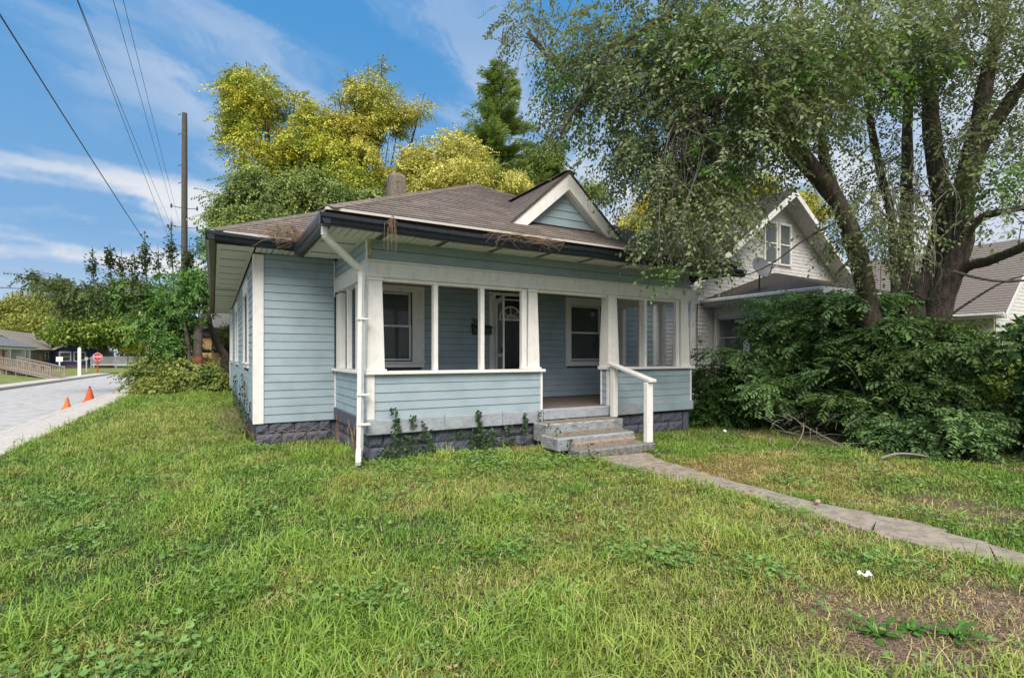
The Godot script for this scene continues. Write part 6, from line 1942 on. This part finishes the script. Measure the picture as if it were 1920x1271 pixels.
# ------------------------------------------------------------------ small things
func small_things() -> void:
	# mailbox and house number
	var mbx := thing("mailbox", "black wall mailbox with a pale emblem beside the front door", "mailbox", V(4.78, 1.94, 9.55))
	var bm := plain("black_enamel", Vector3(0.012, 0.012, 0.013), 0.35)
	obj("box", bx(4.575, 4.985, 1.945, 2.1, 9.46, 9.57, 0.012), bm, mbx)
	var lid := mb()
	prism(lid, [V(4.565, 2.102, 9.58), V(4.565, 2.15, 9.575), V(4.565, 2.11, 9.445), V(4.565, 2.07, 9.44)], Vector3(0.43, 0, 0))
	obj("lid", lid, bm, mbx)
	var em := mb()
	var ec := V(4.74, 2.01, 9.458)
	for s in [-1.0, 1.0]:
		prism(em, [ec, ec + Vector3(s * 0.03, 0.025, 0), ec + Vector3(s * 0.085, 0.04, 0), ec + Vector3(s * 0.06, 0.0, 0), ec + Vector3(s * 0.02, -0.02, 0)], Vector3(0, 0, 0.006))
	prism(em, [ec + Vector3(-0.014, 0.03, 0.001), ec + Vector3(0.014, 0.03, 0.001), ec + Vector3(0.012, -0.04, 0.001), ec + Vector3(-0.012, -0.04, 0.001)], Vector3(0, 0, 0.007))
	obj("emblem", em, plain("pewter", Vector3(0.38, 0.36, 0.33), 0.4, 0.4), mbx)
	var tm := TextMesh.new()
	var f := SystemFont.new()
	f.font_names = PackedStringArray(["Droid Serif"])
	f.font_weight = 700
	tm.font = f
	tm.text = "366"
	tm.font_size = 48
	tm.pixel_size = 0.0037
	tm.depth = 0.012
	tm.horizontal_alignment = HORIZONTAL_ALIGNMENT_LEFT
	var num := thing("house_number", "black serif house number on the siding above the mailbox", "house number", V(4.57, 2.16, 9.57))
	hang("digits", tm, bm, num, Transform3D(Basis(), V(4.565, 2.215, 9.565)))
	# fallen branch and stick on the grass
	var tw: Material = surf("grey_twig", Vector3(0.22, 0.19, 0.165), 0.3, Vector3(0.2, 0.2, 0.2), 0.9)
	var fb := thing("fallen_branch", "bare grey fallen branch with many twigs at the hedge foot", "branch", V(8.9, 0, 5.1))
	limb("stem", fb, [V(9.9, 0.45, 6.2), V(9.4, 0.32, 5.7), V(8.95, 0.25, 5.2), V(8.75, 0.12, 4.7), V(8.5, 0.02, 4.25)], 0.022, 0.007, tw, 6, 0.3)
	limb("stem", fb, [V(9.2, 0.3, 5.45), V(8.6, 0.22, 5.1), V(8.1, 0.1, 4.9), V(7.6, 0.02, 4.75)], 0.015, 0.005, tw, 6, 0.3)
	limb("stem", fb, [V(8.1, 0.12, 5.35), V(7.85, 0.1, 5.2), V(7.75, 0.02, 5.0)], 0.014, 0.006, tw, 6, 0.3)
	var st := mb()
	for i in 34:
		var p := V(rng.randf_range(8.3, 9.6), rng.randf_range(0.08, 0.4), rng.randf_range(4.5, 5.8))
		var d := Vector3(rng.randf_range(-1, 0.6), rng.randf_range(-0.2, 0.35), rng.randf_range(-0.6, 0.9)).normalized()
		tube(st, [p, p + d * 0.2 + UP * 0.03, p + d * 0.45 + rnd_dir() * 0.06], [0.006, 0.005, 0.002], 4, 3, 0.0, false)
	obj("twigs", st, tw, fb, true)
	var sk := mb()
	tube(sk, [V(8.2, 0.05, 3.75), V(8.45, 0.1, 3.68), V(8.75, 0.09, 3.58), V(9.0, 0.04, 3.46)], [0.016, 0.02, 0.018, 0.012], 7, 4, 0.3)
	tag(obj("stick", sk, tw, self), "single pale stick lying on the grass before the hedge", "stick")
	var pc := mb()
	for k in 6:
		var u := k / 6.0
		var w := 0.016 + 0.007 * sin(k * 2.0)
		var a := V(3.67 + u * 0.065, 0.075 + 0.012 * sin(k * 1.7), 1.81 - u * 0.06)
		var b := V(3.67 + (u + 0.17) * 0.065, 0.075 + 0.012 * sin((k + 1) * 1.7), 1.81 - (u + 0.17) * 0.06)
		var sd := Vector3(0.6, 0.25, -0.75).normalized()
		prism(pc, [a - sd * w, b - sd * w, b + sd * w, a + sd * w], Vector3(0, 0.002, 0))
	tag(obj("paper_scrap", pc, plain("litter_white", Vector3(0.72, 0.74, 0.76), 0.6), self), "crumpled white paper scrap lying in the grass by the walk", "litter")
	var pc2 := mb()
	obox(pc2, Transform3D(Basis(UP, 0.6) * Basis(Vector3(1, 0, 0), 0.3), V(8.55, 0.06, 6.6)), Vector3(0.12, 0.05, 0.07), 0.02)
	tag(obj("paper_scrap", pc2, mats["litter_white"], self), "small white paper scrap near the bungalow's right corner", "litter")
	var pb := mb()
	obox(pb, Transform3D(Basis(UP, 0.3), V(5.28, 0.04, 2.98)), Vector3(0.07, 0.03, 0.045), 0.01)
	tag(obj("stone", pb, surf("pinkish_stone", Vector3(0.4, 0.3, 0.24), 0.2, Vector3(0.1, 0.1, 0.1), 0.9), self), "small tan stone on the edge of the front walk", "stone")
	# dandelion rosettes in the bare soil
	var spots := [V(3.08, 0.0, 1.42), V(3.42, 0.0, 1.2), V(3.3, 0.0, 1.35)]
	for i in 3:
		var w := thing("dandelion", ["leafy dandelion rosette in bare soil, left of the pair at lower right", "leafy dandelion rosette in bare soil, right of the pair at lower right", "smaller dandelion sprout between two bigger rosettes in bare soil"][i], "weed", spots[i], "dandelions in the bare soil")
		var lf := mb()
		for k in 14:
			var a := TAU * k / 14 + rng.randf() * 0.4
			var d := Vector3(cos(a), rng.randf_range(0.3, 0.9), sin(a)).normalized()
			var n := (UP - d * d.y).normalized()
			var g := rng.randf_range(0.8, 1.2)
			var base: Vector3 = spots[i] + UP * 0.01
			var ln := rng.randf_range(0.1, 0.17) * (1.0 if i < 2 else 0.6)
			leaf(lf, base, d, n, ln * 0.6, 0.03, Color(0.07 * g, 0.17 * g, 0.03 * g), 0.05)
			leaf(lf, base + d * ln * 0.45, (d - UP * 0.5).normalized(), n, ln * 0.6, 0.04, Color(0.07 * g, 0.17 * g, 0.03 * g), 0.05)
		obj("leaves", lf, leafy("weed_leaves", 0.4), w, true)

# ------------------------------------------------------------------ grass
func tuft(n: int, spread: float, h0: float, h1: float, w: float, bend: float, segs := 3) -> ArrayMesh:
	var st := mb()
	for i in n:
		var a := rng.randf_range(0, TAU)
		var p := Vector3(cos(a), 0, sin(a)) * spread * sqrt(rng.randf())
		var az := rng.randf_range(0, TAU)
		var out := Vector3(cos(az), 0, sin(az))
		var side := out.cross(UP)
		var hh := rng.randf_range(h0, h1)
		var bd := bend * rng.randf_range(0.3, 1.6)
		var k := rng.randf_range(0.72, 1.28)
		var c := Color(k * rng.randf_range(0.9, 1.15), k, k * rng.randf_range(0.8, 1.1))
		var prev := []
		var pp := p
		var el := PI * 0.5
		for s in segs + 1:
			var t := float(s) / segs
			var ww := w * (1.0 - t * t) * 0.5 + 0.0002
			var cur := [pp - side * ww, pp + side * ww]
			if s > 0:
				var nrm: Vector3 = (prev[1] - prev[0]).cross(cur[0] - prev[0]).normalized()
				var vs := [prev[0], prev[1], cur[0], prev[1], cur[1], cur[0]] if s < segs else [prev[0], prev[1], cur[0]]
				if nrm.y > 0.0:
					vs.reverse()
				else:
					nrm = -nrm
				for v in vs:
					st.set_color(c)
					st.set_normal((nrm + UP * 0.5).normalized())
					st.add_vertex(v)
			prev = cur
			el -= bd / segs
			pp += (out * cos(el) + UP * sin(el)) * hh / segs
	return st.commit()

func weed_patch(n: int, spread: float, r: float) -> ArrayMesh:      # round leaved ground ivy
	var st := mb()
	for i in n:
		var a := rng.randf_range(0, TAU)
		var p := Vector3(cos(a), 0, sin(a)) * spread * sqrt(rng.randf()) + UP * rng.randf_range(0.005, 0.05)
		var n3 := (UP + rnd_dir() * 0.45).normalized()
		var x := n3.cross(Vector3(cos(a * 3.0), 0, sin(a * 3.0))).normalized()
		var z := n3.cross(x)
		var rr := r * rng.randf_range(0.6, 1.2)
		var k := rng.randf_range(0.8, 1.2)
		var rim := []
		for q in 7:
			var b := TAU * (q + 0.5) / 7 * 0.93 + 0.25
			rim.append(p + (x * cos(b) + z * sin(b)) * rr * (1.0 + 0.08 * (q % 2)) + n3 * rr * 0.18)
		for q in 6:
			for v in [p, rim[q + 1], rim[q]]:
				st.set_color(Color(k, k, k))
				st.set_normal(n3)
				st.add_vertex(v)
	return st.commit()

func on_lawn(x: float, d: float) -> bool:
	if x < -2.75 or in_box(x, d, 1.9, 8.45, 7.36, 9.7) or in_box(x, d, 0.62, 9.75, 9.55, 24.0) or in_box(x, d, 4.55, 6.2, 6.08, 7.4):
		return false
	if d < 6.05:
		var p := path_edges(d)
		if x > p.x + 0.03 + rng.randf() * rng.randf() * 0.14 and x < p.y - 0.03 - rng.randf() * rng.randf() * 0.14:
			return false
	return true

func grass() -> void:
	var gm := leafy("grass_blades", 0.45, 0.5)
	var kinds := [tuft(18, 0.085, 0.035, 0.08, 0.0045, 1.9), tuft(18, 0.085, 0.025, 0.055, 0.005, 1.7), tuft(20, 0.11, 0.06, 0.15, 0.0055, 2.3, 5), tuft(14, 0.08, 0.025, 0.05, 0.004, 1.9)]
	var bufs := []
	for k in 4:
		bufs.append(PackedFloat32Array())
	var wbuf := PackedFloat32Array()
	var lush := FastNoiseLite.new()
	lush.seed = 77
	lush.frequency = 0.7
	lush.fractal_octaves = 3
	var weeds := FastNoiseLite.new()
	weeds.seed = 3
	weeds.frequency = 0.9
	weeds.fractal_octaves = 2
	# zones: x0, x1, d0, d1, tufts per square metre, size
	var zones := [[-1.6, 6.2, 0.2, 3.8, 620.0, 1.0], [-3.0, 10.4, 3.8, 7.4, 340.0, 1.1], [-2.8, 0.2, -1.5, 3.8, 180.0, 1.2], [6.2, 10.4, 0.0, 3.8, 320.0, 1.1], [0.2, 6.0, -2.0, 0.2, 150.0, 1.2], [-2.85, 2.0, 7.4, 13.0, 250.0, 1.3], [-2.85, 0.7, 13.0, 27.0, 120.0, 1.7], [8.4, 12.5, 7.4, 11.0, 120.0, 1.4], [10.4, 16, -1.0, 7.4, 60.0, 1.6]]
	for z in zones:
		var n := int((z[1] - z[0]) * (z[3] - z[2]) * z[4])
		for i in n:
			var x := rng.randf_range(z[0], z[1])
			var d := rng.randf_range(z[2], z[3])
			if not on_lawn(x, d):
				continue
			var b := bare(x, d)
			if rng.randf() < b * 0.86:
				continue
			var r := dry(x, d)
			if r > 0.6 and rng.randf() < (r - 0.6) * 1.3:
				continue
			var l := lush.get_noise_2d(x, d)
			var long := smoothstep(0.05, 0.45, l + 0.16 * (1.0 if x < 2.6 and d < 5 else 0.0) - r * 0.25)
			var kind := 0
			var pick := rng.randf()
			if pick < long * 0.75:
				kind = 2
			elif pick < 0.35 + 0.3 * long:
				kind = 0
			else:
				kind = 1 if rng.randf() > r else 3
			if x > 5.4 and rng.randf() < 0.7:
				kind = 1 if rng.randf() > r else 3
			var g := Vector3(0.135, 0.25, 0.042).lerp(Vector3(0.215, 0.345, 0.06), clampf(0.5 + l * 1.2 + rng.randf_range(-0.25, 0.25), 0, 1))
			g = g.lerp(Vector3(0.46, 0.41, 0.12), r * rng.randf_range(0.35, 1.0))
			if rng.randf() < 0.06 + 0.4 * r * r + 0.45 * b:
				g = g.lerp(Vector3(0.5, 0.41, 0.2), rng.randf_range(0.4, 1.0))
			var s: float = z[5] * rng.randf_range(0.75, 1.25)
			var bs := Basis(UP, rng.randf_range(0, TAU)) * Basis(Vector3(1, 0, 0), rng.randf_range(-0.45, 0.45) * (1.8 if kind == 2 else 1.0))
			push(bufs[kind], V(x, lawn_y(x, d) - 0.006, d), bs.scaled(Vector3(s, s * rng.randf_range(0.8, 1.2), s)), Color(g.x, g.y, g.z))
			var wv := weeds.get_noise_2d(x, d) + 0.12 * smoothstep(1.5, 3.5, x) - 0.2 * r
			if rng.randf() < smoothstep(0.02, 0.6, wv) * 0.2 + (0.12 if in_box(x, d, 1.9, 4.6, 5.7, 7.3) else 0.0):
				var wg := Vector3(0.12, 0.24, 0.06).lerp(Vector3(0.2, 0.34, 0.09), rng.randf())
				var ws := rng.randf_range(0.8, 1.3)
				push(wbuf, V(x, lawn_y(x, d) + 0.012, d), Basis(UP, rng.randf_range(0, TAU)).scaled(Vector3(ws, ws, ws)), Color(wg.x, wg.y, wg.z))
	for k in 4:
		var o := scatter("grass", self, kinds[k], gm, bufs[k])
		o.set_meta("label", ["medium green lawn grass blades", "short mown lawn grass blades", "long arching lush grass blades in clumps", "dry yellowing short grass blades"][k])
	scatter("ground_cover", self, weed_patch(8, 0.16, 0.017), leafy("weed_leaves", 0.4), wbuf).set_meta("label", "round leaved weeds spread through the lawn")
	# fallen leaves on lawn, steps, walk and sidewalk
	var lf := mb()
	for i in 3:
		leaf(lf, Vector3(rng.randf_range(-0.05, 0.05), 0.003 * i, rng.randf_range(-0.05, 0.05)), Vector3(cos(i * 2.0), 0.1, sin(i * 2.0)).normalized(), UP, 0.06, 0.035, Color(1, 1, 1))
	var fb := PackedFloat32Array()
	for i in 1150:
		var x := rng.randf_range(-3.4, 9.6)
		var d := rng.randf_range(0.6, 7.2)
		var y := lawn_y(x, d) + rng.randf_range(0.02, 0.06)
		var p := path_edges(d)
		if d < 6.05 and x > p.x and x < p.y:
			y = 0.025
		if i < 260:
			x = rng.randf_range(4.0, 6.3)
			d = rng.randf_range(4.2, 6.05)
			y = 0.028 if x > 4.9 else 0.04
		elif i < 420:
			var st: int = i % 3
			x = rng.randf_range(4.75, 6.1)
			d = [6.25, 6.65, 7.1][st] + rng.randf_range(-0.14, 0.14)
			y = [0.122, 0.27, 0.418][st]
		elif i < 520:
			x = rng.randf_range(3.85, 4.6)
			d = rng.randf_range(6.75, 7.28)
			y = 0.03
		elif i < 640:
			x = rng.randf_range(-3.7, -2.6)
			d = rng.randf_range(14, 27)
			y = 0.02
		elif in_box(x, d, 4.4, 6.4, 6.0, 7.4):
			continue
		var c: Vector3 = [Vector3(0.45, 0.33, 0.06), Vector3(0.3, 0.17, 0.07), Vector3(0.42, 0.26, 0.13), Vector3(0.2, 0.13, 0.07)][rng.randi() % 4]
		var s := rng.randf_range(0.25, 0.6) if i % 14 else rng.randf_range(0.7, 1.0)
		push(fb, V(x, y, d), (Basis(UP, rng.randf_range(0, TAU)) * Basis(Vector3(1, 0, 0), rng.randf_range(-0.35, 0.35))).scaled(Vector3(s, s, s)), Color(c.x, c.y, c.z))
	scatter("fallen_leaves", self, lf.commit(), leafy("dead_leaves", 0.3), fb).set_meta("label", "small yellow and brown fallen leaves")
